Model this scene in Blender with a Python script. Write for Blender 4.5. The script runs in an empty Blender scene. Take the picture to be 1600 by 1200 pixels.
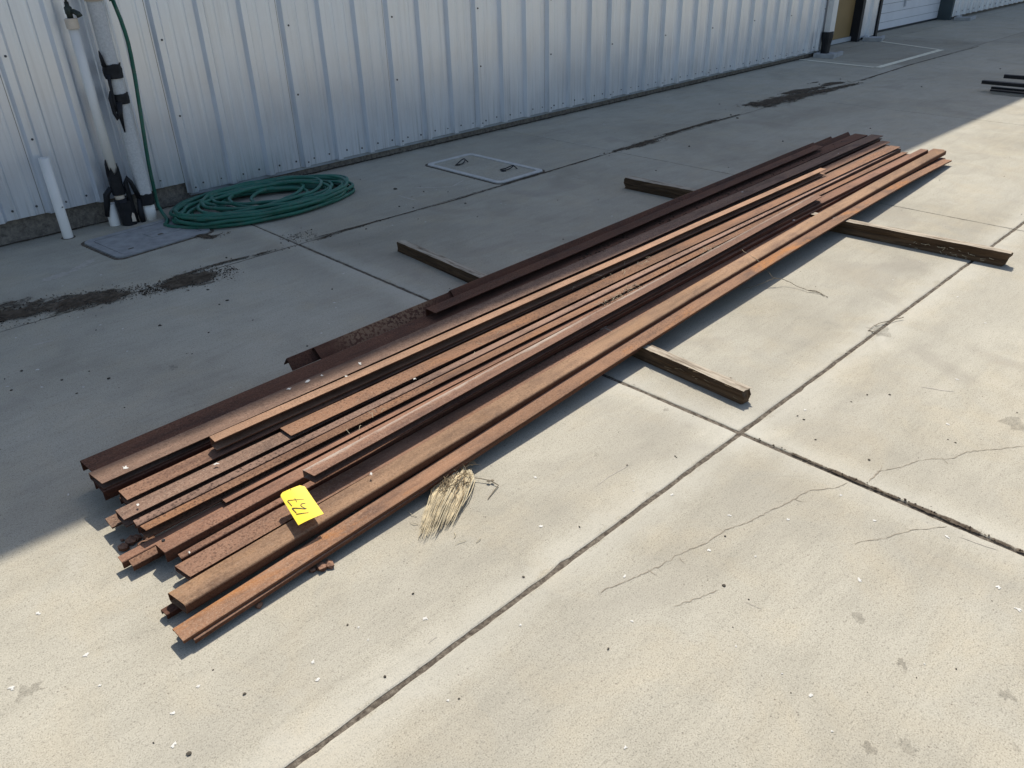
import bpy, bmesh, math, random
from mathutils import Vector, Matrix, noise

random.seed(7)
sc = bpy.context.scene
col = sc.collection
PI = math.pi

# ------------------------------------------------------------------ camera
F, PITCH, ROLL, YAW, CAMH = 1229.975, 0.518263, -0.029410, 0.808829, 1.6
_f = Vector((math.cos(YAW)*math.cos(PITCH), math.sin(YAW)*math.cos(PITCH), -math.sin(PITCH)))
_r = Vector((math.sin(YAW), -math.cos(YAW), 0.0))
_u = _r.cross(_f)
RIGHT = math.cos(ROLL)*_r + math.sin(ROLL)*_u
UP = -math.sin(ROLL)*_r + math.cos(ROLL)*_u
FWD = _f
cd = bpy.data.cameras.new('camera')
cam = bpy.data.objects.new('camera', cd); col.objects.link(cam)
cd.sensor_width = 36.0; cd.lens = 36.0*F/1600.0
cd.clip_start = 0.05; cd.clip_end = 800
M = Matrix((RIGHT, UP, -FWD)).transposed().to_4x4()
M.translation = Vector((0, 0, CAMH))
cam.matrix_world = M
sc.camera = cam

# ------------------------------------------------------------------ light
SUN_AZ, SUN_EL = math.radians(40), math.radians(54)     # direction towards the sun
w = bpy.data.worlds.new('World'); sc.world = w; w.use_nodes = True
nt = w.node_tree; bg = nt.nodes['Background']
sky = nt.nodes.new('ShaderNodeTexSky'); sky.sky_type = 'NISHITA'; sky.sun_disc = False
sky.sun_elevation = SUN_EL; sky.sun_rotation = PI/2 - SUN_AZ
sky.air_density = 1.0; sky.dust_density = 1.7; sky.ozone_density = 0.7
nt.links.new(sky.outputs[0], bg.inputs[0]); bg.inputs[1].default_value = 0.115
sd = bpy.data.lights.new('sun', 'SUN'); sun = bpy.data.objects.new('sun', sd); col.objects.link(sun)
sd.energy = 3.7; sd.angle = math.radians(0.53); sd.color = (1.0, 0.94, 0.85)
sdir = Vector((math.cos(SUN_AZ)*math.cos(SUN_EL), math.sin(SUN_AZ)*math.cos(SUN_EL), math.sin(SUN_EL)))
sun.rotation_euler = sdir.to_track_quat('Z', 'Y').to_euler()
sun.location = (0, 0, 12)
vs = sc.view_settings
vs.view_transform = 'Standard'; vs.look = 'None'; vs.exposure = 0.48; vs.gamma = 1.0
try: vs.use_curve_mapping = False
except Exception: pass

# ------------------------------------------------------------------ helpers
def ray(px, py):
    return (RIGHT*((px-800)/F) - UP*((py-600)/F) + FWD)
def G(px, py, z=0.0):                       # measured point on the horizontal plane at height z
    d = ray(px, py); t = (z-CAMH)/d.z
    return Vector((0, 0, CAMH)) + d*t
def W(px, py, y):                           # measured point on a vertical plane parallel to the wall
    d = ray(px, py); t = y/d.y
    return Vector((0, 0, CAMH)) + d*t

def tag(o, label=None, cat=None, group=None, kind=None):
    if label: o['label'] = label
    if cat: o['category'] = cat
    if group: o['group'] = group
    if kind: o['kind'] = kind
    return o
def empty(name, loc=(0, 0, 0), rz=0):
    o = bpy.data.objects.new(name, None); col.objects.link(o)
    o.location = loc; o.rotation_euler = (0, 0, rz); o.empty_display_size = 0.2
    return o
def link(name, me, mat=None, parent=None, loc=None):
    o = bpy.data.objects.new(name, me); col.objects.link(o)
    if mat and not me.materials: me.materials.append(mat)
    if parent: o.parent = parent
    if loc is not None: o.location = loc
    return o
def mesh(name, V, Fc, smooth=False):
    me = bpy.data.meshes.new(name); me.from_pydata([tuple(v) for v in V], [], Fc)
    if smooth: me.polygons.foreach_set('use_smooth', [True]*len(me.polygons))
    me.update(); return me

class MB:
    def __init__(s): s.V = []; s.F = []
    def add(s, V, Fc):
        n = len(s.V); s.V += [tuple(v) for v in V]; s.F += [tuple(i+n for i in f) for f in Fc]
    def box(s, a, b, m=None):
        (x0, y0, z0), (x1, y1, z1) = a, b
        V = [(x0,y0,z0),(x1,y0,z0),(x1,y1,z0),(x0,y1,z0),(x0,y0,z1),(x1,y0,z1),(x1,y1,z1),(x0,y1,z1)]
        if m is not None: V = [m @ Vector(v) for v in V]
        s.add(V, [(3,2,1,0),(4,5,6,7),(0,1,5,4),(1,2,6,5),(2,3,7,6),(3,0,4,7)])
    def tube(s, pts, rad, n=8, caps=True):
        pts = [Vector(p) for p in pts]
        rads = rad if isinstance(rad, (list, tuple)) else [rad]*len(pts)
        V = []; Fc = []
        nrm = None
        for i, p in enumerate(pts):
            t = (pts[min(i+1, len(pts)-1)] - pts[max(i-1, 0)])
            if t.length < 1e-9: t = Vector((0, 0, 1))
            t.normalize()
            if nrm is None:
                a = Vector((0, 0, 1)) if abs(t.z) < .9 else Vector((1, 0, 0))
                nrm = a.cross(t).normalized()
            nrm = (nrm - t*nrm.dot(t))
            if nrm.length < 1e-6: nrm = t.orthogonal()
            nrm.normalize(); b = t.cross(nrm)
            for k in range(n):
                a = 2*PI*k/n
                V.append(p + (nrm*math.cos(a) + b*math.sin(a))*rads[i])
        for i in range(len(pts)-1):
            for k in range(n):
                Fc.append((i*n+k, i*n+(k+1) % n, (i+1)*n+(k+1) % n, (i+1)*n+k))
        if caps:
            Fc.append(tuple(range(n-1, -1, -1))); Fc.append(tuple((len(pts)-1)*n+k for k in range(n)))
        s.add(V, Fc)
    def lathe(s, prof, n=20, m=None):           # prof: (r, z)
        V = []; Fc = []
        for r, z in prof:
            for k in range(n):
                a = 2*PI*k/n; V.append(Vector((r*math.cos(a), r*math.sin(a), z)))
        for i in range(len(prof)-1):
            for k in range(n):
                Fc.append((i*n+k, i*n+(k+1) % n, (i+1)*n+(k+1) % n, (i+1)*n+k))
        if m is not None: V = [m @ v for v in V]
        s.add(V, Fc)
    def blob(s, c, r, seed=0, squash=.6):
        bm = bmesh.new(); bmesh.ops.create_icosphere(bm, subdivisions=1, radius=1)
        rs = random.Random(seed)
        sx, sy = rs.uniform(.7, 1.3), rs.uniform(.7, 1.3)
        V = []
        for v in bm.verts:
            k = r*rs.uniform(.7, 1.2)
            V.append((c[0]+v.co.x*k*sx, c[1]+v.co.y*k*sy, c[2]+v.co.z*k*squash))
        Fc = [tuple(v.index for v in f.verts) for f in bm.faces]; bm.free()
        s.add(V, Fc)
    def build(s, name, mat, parent=None, smooth=False):
        return link(name, mesh(name, s.V, s.F, smooth), mat, parent)

# ------------------------------------------------------------------ materials
class N:
    def __init__(s, name):
        s.m = bpy.data.materials.new(name); s.m.use_nodes = True
        s.t = s.m.node_tree; s.b = s.t.nodes['Principled BSDF']
    def n(s, t, **k):
        o = s.t.nodes.new(t)
        for a, v in k.items(): setattr(o, a, v)
        return o
    def l(s, a, b): s.t.links.new(a, b)
    def coord(s, kind='pos', scale=(1, 1, 1)):
        if kind == 'pos': src = s.n('ShaderNodeNewGeometry').outputs['Position']
        else: src = s.n('ShaderNodeTexCoord').outputs['Object']
        mp = s.n('ShaderNodeMapping'); mp.inputs['Scale'].default_value = scale
        s.l(src, mp.inputs['Vector']); s.mp = mp
        return mp.outputs[0]
    def noise(s, vec, scale, detail=4, rough=.55, dist=0):
        o = s.n('ShaderNodeTexNoise'); o.inputs['Scale'].default_value = scale
        o.inputs['Detail'].default_value = detail; o.inputs['Roughness'].default_value = rough
        o.inputs['Distortion'].default_value = dist
        s.l(vec, o.inputs['Vector']); return o.outputs['Fac']
    def voro(s, vec, scale, out='Distance', feature='F1'):
        o = s.n('ShaderNodeTexVoronoi', feature=feature); o.inputs['Scale'].default_value = scale
        s.l(vec, o.inputs['Vector']); return o.outputs[out]
    def ramp(s, fac, stops):
        o = s.n('ShaderNodeValToRGB'); e = o.color_ramp.elements
        while len(e) < len(stops): e.new(.5)
        for i, (p, c) in enumerate(stops):
            e[i].position = p
            c = (c, c, c) if isinstance(c, (int, float)) else c
            e[i].color = (*c, 1)
        s.l(fac, o.inputs[0]); return o.outputs[0]
    def mix(s, fac, a, b, mode='MIX'):
        o = s.n('ShaderNodeMix', data_type='RGBA', blend_type=mode)
        for v, i in ((fac, 0), (a, 6), (b, 7)):
            if isinstance(v, (int, float)): o.inputs[i].default_value = v if i == 0 else (v, v, v, 1)
            elif isinstance(v, tuple): o.inputs[i].default_value = (*v, 1)
            else: s.l(v, o.inputs[i])
        return o.outputs[2]
    def math(s, op, a, b):
        o = s.n('ShaderNodeMath', operation=op)
        for i, v in enumerate((a, b)):
            if isinstance(v, (int, float)): o.inputs[i].default_value = v
            else: s.l(v, o.inputs[i])
        return o.outputs[0]
    def base(s, c, rough=.8, metal=0, spec=.3):
        if isinstance(c, tuple): s.b.inputs['Base Color'].default_value = (*c, 1)
        else: s.l(c, s.b.inputs['Base Color'])
        if isinstance(rough, (int, float)): s.b.inputs['Roughness'].default_value = rough
        else: s.l(rough, s.b.inputs['Roughness'])
        s.b.inputs['Metallic'].default_value = metal
        s.b.inputs['Specular IOR Level'].default_value = spec
    def bump(s, h, strength=.3, dist=.002):
        o = s.n('ShaderNodeBump'); o.inputs['Strength'].default_value = strength; o.inputs['Distance'].default_value = dist
        s.l(h, o.inputs['Height']); s.l(o.outputs[0], s.b.inputs['Normal'])

def mat_plain(name, c, rough=.6, var=.25, scale=12, metal=0, spec=.3, bump=.15):
    k = N(name); v = k.coord('obj')
    n1 = k.noise(v, scale, 5, .6)
    lo = tuple(x*(1-var) for x in c); hi = tuple(min(1, x*(1+var)) for x in c)
    k.base(k.ramp(n1, [(.3, lo), (.7, hi)]), rough, metal, spec)
    k.bump(k.noise(v, scale*14, 3), bump, .001)
    return k.m

def mat_concrete():
    k = N('concrete'); v = k.coord('pos')
    oi = k.n('ShaderNodeObjectInfo').outputs['Random']
    big = k.noise(v, .9, 5, .6, .4)
    c = k.ramp(big, [(.25, (.315, .290, .228)), (.45, (.395, .366, .292)), (.6, (.43, .402, .325)), (.8, (.37, .340, .268))])
    mid = k.noise(v, 5.5, 6, .62, .3)
    c = k.mix(.6, c, k.ramp(mid, [(.28, .84), (.5, .99), (.72, 1.08)]), 'MULTIPLY')
    wm = k.noise(v, 2.9, 5, .65, .6)
    c = k.mix(k.ramp(wm, [(.48, 0.0), (.66, .38)]), c, (.445, .385, .275))
    # trowel sweeps
    vs_ = k.coord('pos', (1.2, 7, 1)); k.mp.inputs['Rotation'].default_value = (0, 0, .5)
    sw = k.noise(vs_, 2.2, 5, .7, 1.2)
    c = k.mix(.5, c, k.ramp(sw, [(.35, .88), (.5, 1.0), (.68, 1.09)]), 'MULTIPLY')
    # sand grains
    g1 = k.noise(v, 260, 2, .6)
    c = k.mix(.85, c, k.ramp(g1, [(.32, .52), (.45, .96), (.6, 1.03), (.72, 1.30)]), 'MULTIPLY')
    g2 = k.noise(v, 95, 3, .7)
    c = k.mix(.75, c, k.ramp(g2, [(.3, .62), (.44, 1.0), (.62, 1.02), (.75, 1.16)]), 'MULTIPLY')
    # dark pits
    p = k.voro(v, 42)
    pm = k.noise(v, 9, 2)
    pit = k.math('MULTIPLY', k.ramp(p, [(.06, 1.0), (.13, 0.0)]), k.ramp(pm, [(.5, 0.0), (.62, .7)]))
    c = k.mix(pit, c, (.13, .105, .08))
    # old water stains
    st = k.noise(v, 1.7, 3, .5, .8)
    c = k.mix(k.ramp(st, [(.60, 0.0), (.68, .28), (.8, .34)]), c, (.25, .225, .185))
    lt = k.noise(v, 2.6, 6, .7, 1.0)
    c = k.mix(k.ramp(lt, [(.60, 0.0), (.74, .34)]), c, (.52, .49, .415))
    # rubbed pale margins along the two wide joints, grime a hand's breadth further in
    sx = k.n('ShaderNodeSeparateXYZ'); k.l(v, sx.inputs[0])
    en = k.noise(v, 8, 6, .7)
    for out, at in ((1, 1.162), (0, 2.253)):
        d = k.math('ABSOLUTE', k.math('SUBTRACT', sx.outputs[out], at), 0)
        dn = k.math('ADD', d, k.math('MULTIPLY', k.math('SUBTRACT', en, .5), .16))
        c = k.mix(k.ramp(dn, [(.0, .0), (.018, .34), (.05, .26), (.12, 0.0)]), c, (.52, .50, .43))
        c = k.mix(k.ramp(dn, [(.10, 0.0), (.17, .20), (.45, 0.0)]), c, (.25, .235, .20))
    r = k.math('MULTIPLY_ADD', oi, .15); r.node.inputs[2].default_value = .91
    cm = k.n('ShaderNodeMix', data_type='RGBA', blend_type='MULTIPLY'); cm.inputs[0].default_value = 1
    k.l(c, cm.inputs[6]); k.l(r, cm.inputs[7])
    k.base(cm.outputs[2], k.ramp(mid, [(.3, .82), (.7, .95)]), 0, .22)
    h = k.math('ADD', k.math('MULTIPLY', g1, .5), k.math('ADD', k.math('MULTIPLY', g2, .8), k.math('MULTIPLY', pit, -1.2)))
    k.bump(h, .32, .0022)
    return k.m

def mat_joint():
    k = N('joint_dirt'); v = k.coord('pos')
    n1 = k.noise(v, 60, 5, .7)
    c = k.ramp(n1, [(.32, (.045, .036, .028)), (.5, (.12, .10, .078)), (.70, (.24, .21, .165))])
    k.base(c, .95, 0, .1); k.bump(n1, .8, .006); return k.m

def mat_dirt(name, a, b, c3):
    k = N(name); v = k.coord('pos')
    n1 = k.noise(v, 34, 6, .72, .3)
    k.base(k.ramp(n1, [(.3, a), (.52, b), (.74, c3)]), .95, 0, .1)
    k.bump(n1, .9, .006); return k.m

def mat_dirt_film():
    k = N('dirt_film'); v = k.coord('pos')
    n1 = k.noise(v, 22, 7, .75, .4)
    k.base(k.ramp(n1, [(.3, (.04, .030, .021)), (.5, (.085, .066, .047)), (.66, (.15, .122, .09)), (.8, (.24, .205, .16))]), .95, 0, .1)
    at = k.n('ShaderNodeVertexColor'); at.layer_name = 'cover'
    v2 = k.coord('pos', (1, 1.8, 1))
    n2 = k.math('ADD', k.math('MULTIPLY', k.noise(v2, 11, 8, .75, .5), .6), k.math('MULTIPLY', k.noise(v2, 3.2, 4, .6, .6), .4))
    s_ = k.math('ADD', at.outputs[0], k.math('MULTIPLY', k.math('SUBTRACT', n2, .5), 3.6))
    a = k.ramp(s_, [(.50, 0.0), (.66, .55), (.86, .92)])
    k.l(a, k.b.inputs['Alpha']); return k.m

def mat_wall():
    k = N('white_painted_sheet'); v = k.coord('pos')
    oi = k.n('ShaderNodeObjectInfo').outputs['Random']
    vz = k.coord('pos', (16, 4, .55))
    st = k.noise(vz, 1.6, 5, .65, .15)
    base = k.mix(oi, (.735, .775, .825), (.79, .82, .86))
    c = k.mix(.9, base, k.ramp(st, [(.25, .84), (.45, .98), (.62, 1.0), (.8, 1.03)]), 'MULTIPLY')
    n2 = k.noise(v, 4, 3, .5)
    c = k.mix(.6, c, k.ramp(n2, [(.3, .93), (.55, 1.0), (.8, 1.03)]), 'MULTIPLY')
    vz2 = k.coord('pos', (42, 8, 1.3))
    dr = k.noise(vz2, 1.3, 6, .7)
    sp = k.n('ShaderNodeSeparateXYZ'); k.l(k.n('ShaderNodeNewGeometry').outputs['Position'], sp.inputs[0])
    low = k.ramp(k.math('MULTIPLY', sp.outputs[2], 1.0), [(.05, 1.0), (.32, .35), (.9, .10)])
    dm = k.math('MULTIPLY', k.ramp(dr, [(.50, 0.0), (.68, .55)]), low)
    c = k.mix(dm, c, (.26, .255, .24))
    k.base(c, k.ramp(n2, [(.3, .28), (.7, .34)]), .62, .5)
    k.bump(k.noise(v, 1.6, 2), .10, .01)
    return k.m

def mat_rust(name, base, dark, orange, of=.35, pit=.5, dust=.25, pits=110, edge=0, patch=None):
    k = N(name); v = k.coord('obj', (1, 1, 1))
    oi = k.n('ShaderNodeObjectInfo').outputs['Random']
    off = k.n('ShaderNodeVectorMath', operation='ADD'); k.l(v, off.inputs[0])
    cx = k.n('ShaderNodeCombineXYZ'); k.l(k.math('MULTIPLY', oi, 37.0), cx.inputs[0]); k.l(cx.outputs[0], off.inputs[1])
    v = off.outputs[0]
    st = k.n('ShaderNodeMapping'); st.inputs['Scale'].default_value = (.30, 1, 1); k.l(v, st.inputs['Vector']); vl = st.outputs[0]
    n1 = k.noise(vl, 14, 6, .66, .3)
    c = k.ramp(n1, [(.28, dark), (.5, base), (.75, tuple(min(1, x*1.25) for x in base))])
    n0 = k.noise(vl, 2.2, 3, .55)
    c = k.mix(.9, c, k.ramp(n0, [(.3, .68), (.5, 1.0), (.7, 1.2)]), 'MULTIPLY')
    sc2 = k.n('ShaderNodeMapping'); sc2.inputs['Scale'].default_value = (.05, 1.6, 1.6); k.l(v, sc2.inputs['Vector'])
    c = k.mix(.8, c, k.ramp(k.noise(sc2.outputs[0], 26, 5, .7), [(.3, .70), (.48, 1.0), (.6, 1.02), (.74, 1.28)]), 'MULTIPLY')
    n2 = k.noise(vl, 6.5, 6, .7, .5)
    c = k.mix(k.ramp(n2, [(.53, 0.0), (.66, of)]), c, orange)
    p = k.voro(v, pits)
    pm = k.noise(vl, 4, 5, .65)
    pf = k.math('MULTIPLY', k.ramp(k.math('ADD', p, k.math('MULTIPLY', k.math('SUBTRACT', k.noise(v, 70, 5, .7), .5), 1.3)), [(.15, 1.0), (.5, 0.0)]), k.ramp(pm, [(.40, 0.0), (.56, pit)]))
    c = k.mix(pf, c, tuple(x*.7 for x in dark))
    g = k.noise(v, 240, 3, .7)
    c = k.mix(.7, c, k.ramp(g, [(.3, .68), (.5, 1.0), (.7, 1.25)]), 'MULTIPLY')
    d = k.noise(v, 120, 5, .75); dm = k.noise(vl, 3.1, 4, .6)
    df = k.math('MULTIPLY', k.ramp(d, [(.5, 0.0), (.66, 1.0)]), k.ramp(dm, [(.4, .08), (.62, dust)]))
    c = k.mix(df, c, (.43, .335, .245))
    if patch:                                  # one worn tan stretch with dark pits
        so = k.n('ShaderNodeSeparateXYZ'); k.l(k.n('ShaderNodeTexCoord').outputs['Object'], so.inputs[0])
        dx = k.math('ABSOLUTE', k.math('SUBTRACT', so.outputs[0], patch[0]), 0)
        dx = k.math('ADD', dx, k.math('MULTIPLY', k.math('SUBTRACT', k.noise(v, 7, 4), .5), .18))
        pw = k.math('MULTIPLY', k.ramp(dx, [(patch[1]*.6, 1.0), (patch[1], 0.0)]), k.ramp(k.noise(v, 75, 3, .6), [(.42, 0.0), (.54, 1.0)]))
        c = k.mix(pw, c, (.27, .17, .105))
    if edge:
        so = k.n('ShaderNodeSeparateXYZ'); k.l(k.n('ShaderNodeTexCoord').outputs['Object'], so.inputs[0])
        eb = k.math('ADD', k.math('MULTIPLY', so.outputs[1], 26.0), k.math('MULTIPLY', k.math('SUBTRACT', k.noise(vl, 9, 6, .75), .5), 1.6))
        ex = k.ramp(so.outputs[0], [(.0, 1.0), (.6, .55)])
        c = k.mix(k.math('MULTIPLY', k.ramp(eb, [(.30, 0.0), (.7, .6)]), ex), c, (.52, .46, .38))
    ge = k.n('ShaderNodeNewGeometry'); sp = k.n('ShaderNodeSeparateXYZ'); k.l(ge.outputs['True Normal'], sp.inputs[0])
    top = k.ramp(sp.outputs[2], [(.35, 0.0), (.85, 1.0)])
    bare = k.mix(1.0, c, (.44, .33, .29), 'MULTIPLY')  # shade painted into the rust: side and under faces darkened, tops keep full colour
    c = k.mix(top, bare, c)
    k.base(c, k.ramp(n1, [(.3, .72), (.7, .9)]), .0, .18)
    h = k.math('ADD', k.math('MULTIPLY', n1, .6), k.math('SUBTRACT', k.math('MULTIPLY', g, .5), k.math('MULTIPLY', pf, .7)))
    k.bump(h, .5, .0022)
    return k.m

def mat_wood():
    k = N('weathered_timber'); v = k.coord('obj', (1, 14, 14))
    g = k.noise(v, 2.6, 8, .7, .8)
    c = k.ramp(g, [(.28, (.022, .014, .009)), (.45, (.072, .045, .026)), (.6, (.125, .080, .046)), (.78, (.21, .145, .088))])
    ge = k.n('ShaderNodeNewGeometry'); sp = k.n('ShaderNodeSeparateXYZ'); k.l(ge.outputs['Normal'], sp.inputs[0])
    v2 = k.coord('obj', (2, 18, 5)); f2 = k.noise(v2, 3.2, 6, .7, .4)
    up = k.math('MULTIPLY', k.ramp(sp.outputs[2], [(.5, 0.0), (.9, 1.0)]), k.ramp(f2, [(.32, .08), (.54, .92)]))
    c = k.mix(up, c, (.47, .41, .32))
    k.base(c, .9, 0, .15); k.bump(g, .8, .005); return k.m

M_con = mat_concrete(); M_joint = mat_joint(); M_wall = mat_wall(); M_wood = mat_wood()
M_dirt = mat_dirt('leaf_dirt', (.022, .016, .011), (.06, .045, .03), (.13, .10, .065))
M_film = mat_dirt_film()
M_curb = mat_dirt('stained_curb', (.09, .08, .068), (.21, .185, .155), (.32, .285, .235))
M_trim = mat_plain('base_trim_grey', (.33, .35, .36), .5, .2, 5)
M_pvc = mat_plain('white_plastic_pipe', (.80, .76, .69), .4, .06, 6, spec=.4, bump=.05)
M_cream = mat_plain('cream_coupling', (.66, .55, .43), .5, .12, 20)
M_conduit = mat_plain('painted_pipe_wrap', (.58, .57, .545), .75, .14, 90, bump=.9)
M_black = mat_plain('black_tape', (.012, .012, .014), .55, .4, 25, bump=.6)
M_brass = mat_plain('aged_bronze_valve', (.045, .055, .045), .5, .5, 60, metal=.4)
_h = N('green_hose_rubber'); _v = _h.coord('obj')
_c = _h.ramp(_h.noise(_v, 5, 4, .6), [(.3, (.012, .095, .062)), (.7, (.026, .150, .102))])
_c = _h.mix(_h.ramp(_h.noise(_v, 16, 6, .75), [(.5, 0.0), (.7, .6)]), _c, (.115, .135, .10))
_h.base(_c, _h.ramp(_h.noise(_v, 9, 3), [(.3, .32), (.7, .6)]), 0, .4); M_hose = _h.m
M_lid = mat_plain('grey_polymer_lid', (.30, .30, .29), .85, .2, 14, bump=.5)
M_rim = mat_plain('pale_concrete_rim', (.52, .51, .47), .9, .15, 14, bump=.5)
M_lid2 = mat_plain('lid_concrete', (.31, .275, .215), .9, .2, 10, bump=.5)
M_paint = mat_plain('worn_line_paint', (.80, .76, .60), .8, .12, 18, bump=.3)
M_white = mat_plain('white_droppings', (.62, .605, .55), .9, .08, 40, bump=.3)
M_blacksteel = mat_plain('black_steel', (.013, .013, .015), .5, .3, 10)
M_yellow = mat_plain('yellow_tag_stock', (.87, .61, .025), .45, .05, 8, spec=.4, bump=.02)
M_ink = mat_plain('marker_ink', (.02, .018, .012), .6, .1, 20, bump=0)
M_straw = mat_plain('dry_straw', (.60, .51, .34), .8, .35, 30, bump=.2)
M_straw2 = mat_plain('brown_root', (.24, .175, .10), .9, .35, 30, bump=.2)
M_twig = mat_plain('grey_twig', (.20, .165, .115), .9, .3, 30, bump=.4)
M_pebble = mat_plain('dark_crumbs', (.07, .06, .045), .9, .5, 50)
M_tan = mat_plain('tan_door_paint', (.29, .195, .085), .55, .08, 3, bump=.05)
M_gar = mat_plain('white_sectional_door', (.70, .71, .73), .45, .05, 3, bump=.05)
M_dkframe = mat_plain('dark_frame_paint', (.022, .024, .028), .5, .2, 5)
M_slate = mat_plain('slate_jamb_paint', (.06, .08, .085), .55, .12, 3, bump=.05)
M_block = mat_plain('splash_block_concrete', (.40, .40, .39), .9, .15, 12, bump=.5)
M_crack = mat_plain('crack_dust', (.28, .24, .18), .95, .3, 60)
M_scuff = mat_plain('chalk_scuff', (.43, .395, .33), .95, .2, 40)
M_roof = mat_plain('galvanised_roof', (.45, .47, .48), .45, .1, 2)
M_screw = mat_plain('screw_washer', (.09, .09, .095), .6, .4, 40)
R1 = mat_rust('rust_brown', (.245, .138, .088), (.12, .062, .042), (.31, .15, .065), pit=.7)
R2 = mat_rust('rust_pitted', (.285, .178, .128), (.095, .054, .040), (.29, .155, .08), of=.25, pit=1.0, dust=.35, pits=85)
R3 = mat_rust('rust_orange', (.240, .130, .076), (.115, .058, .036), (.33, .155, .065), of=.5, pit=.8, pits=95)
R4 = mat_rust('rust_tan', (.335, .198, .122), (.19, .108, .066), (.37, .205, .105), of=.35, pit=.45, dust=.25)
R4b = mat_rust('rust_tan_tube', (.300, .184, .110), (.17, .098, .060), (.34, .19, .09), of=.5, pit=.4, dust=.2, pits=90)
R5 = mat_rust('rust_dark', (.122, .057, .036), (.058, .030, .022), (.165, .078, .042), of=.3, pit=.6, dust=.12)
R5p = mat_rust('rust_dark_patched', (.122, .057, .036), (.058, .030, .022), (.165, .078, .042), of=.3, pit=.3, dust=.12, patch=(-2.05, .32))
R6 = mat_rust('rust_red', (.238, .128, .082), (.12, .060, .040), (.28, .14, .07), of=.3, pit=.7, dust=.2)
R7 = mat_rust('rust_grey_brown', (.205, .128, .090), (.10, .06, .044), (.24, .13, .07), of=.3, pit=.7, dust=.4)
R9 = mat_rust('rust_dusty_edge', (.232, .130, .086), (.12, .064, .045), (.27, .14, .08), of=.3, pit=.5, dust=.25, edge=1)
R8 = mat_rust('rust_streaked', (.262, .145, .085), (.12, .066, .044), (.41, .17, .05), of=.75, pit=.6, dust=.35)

# ------------------------------------------------------------------ ground: base sheet + cast slabs
me = mesh('ground', [(-250, -250, -.0038), (250, -250, -.0038), (250, 250, -.0038), (-250, 250, -.0038)], [(0, 1, 2, 3)])
tag(link('ground', me, M_joint), kind='structure')
pav = tag(empty('concrete_pavement'), kind='structure')
JX = [2.253 + 3.03*i for i in range(-5, 15)]
JX[JX.index(2.253)+1:JX.index(2.253)+4] = [5.287, 8.354, 11.236]
for i in range(JX.index(11.236)+1, len(JX)): JX[i] = JX[i-1] + 3.03
JY = [1.162 + 3.03*i for i in range(-5, 1)] + [4.207, 5.605]
def slab(x0, x1, y0, y1, seed, fine):
    rs = random.Random(seed)
    st = .035 if fine else .3
    gx, gy = .0055, .0055
    if abs(y0-1.162) < .01: gy0 = .0085
    else: gy0 = gy
    gy1 = .0085 if abs(y1-1.162) < .01 else gy
    gx0 = .0095 if abs(x0-2.253) < .01 else .004
    gx1 = .0095 if abs(x1-2.253) < .01 else .004
    if y1 > 5.5: gx0 *= .6; gx1 *= .6; gy1 = 0
    x0 += gx0; x1 -= gx1; y0 += gy0; y1 -= gy1
    out = []
    def edge(ax, ay, bx, by, nx, ny):
        L = math.hypot(bx-ax, by-ay); n = max(2, int(L/st))
        for i in range(n):
            t = i/n; px, py = ax+(bx-ax)*t, ay+(by-ay)*t
            j = noise.noise((px*9+seed, py*9, 3.1))*.0014 + noise.noise((px*34+seed, py*34, 1.7))*.0032 if fine else 0
            if fine and rs.random() < .02: j -= rs.uniform(.003, .008)
            if i == 0: j = -.002
            j = min(j, .0035)
            out.append((px+nx*j, py+ny*j))
    edge(x0, y0, x1, y0, 0, -1); edge(x1, y0, x1, y1, 1, 0); edge(x1, y1, x0, y1, 0, 1); edge(x0, y1, x0, y0, -1, 0)
    n = len(out); cx, cy = (x0+x1)/2, (y0+y1)/2
    def inset(p, d):
        x, y = p
        return (x + (d if x < x0+.02 else -d if x > x1-.02 else 0), y + (d if y < y0+.02 else -d if y > y1-.02 else 0))
    V = [(x, y, -.03) for x, y in out] + [(x, y, -.0022) for x, y in out]
    V += [(*inset(p, .0045), -.0004) for p in out] + [(*inset(p, .014), 0.0) for p in out]
    Fc = []
    for r in range(3):
        for i in range(n):
            j = (i+1) % n
            Fc.append((r*n+i, r*n+j, (r+1)*n+j, (r+1)*n+i))
    Fc.append(tuple(3*n+i for i in range(n)))
    return mesh('slab', V, Fc)
k = 0
for i in range(len(JX)-1):
    for j in range(len(JY)-1):
        fine = -1 < JX[i] < 13 and JY[j] > -3
        k += 1
        link('slab', slab(JX[i], JX[i+1], JY[j], JY[j+1], k*3.7, fine), M_con, pav)
# inset strip of paving in front of the recessed doors
mb = MB(); mb.box((11.75, 5.612, -.03), (45, 6.3, -.0005)); mb.build('slab', M_con, pav)

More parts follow.
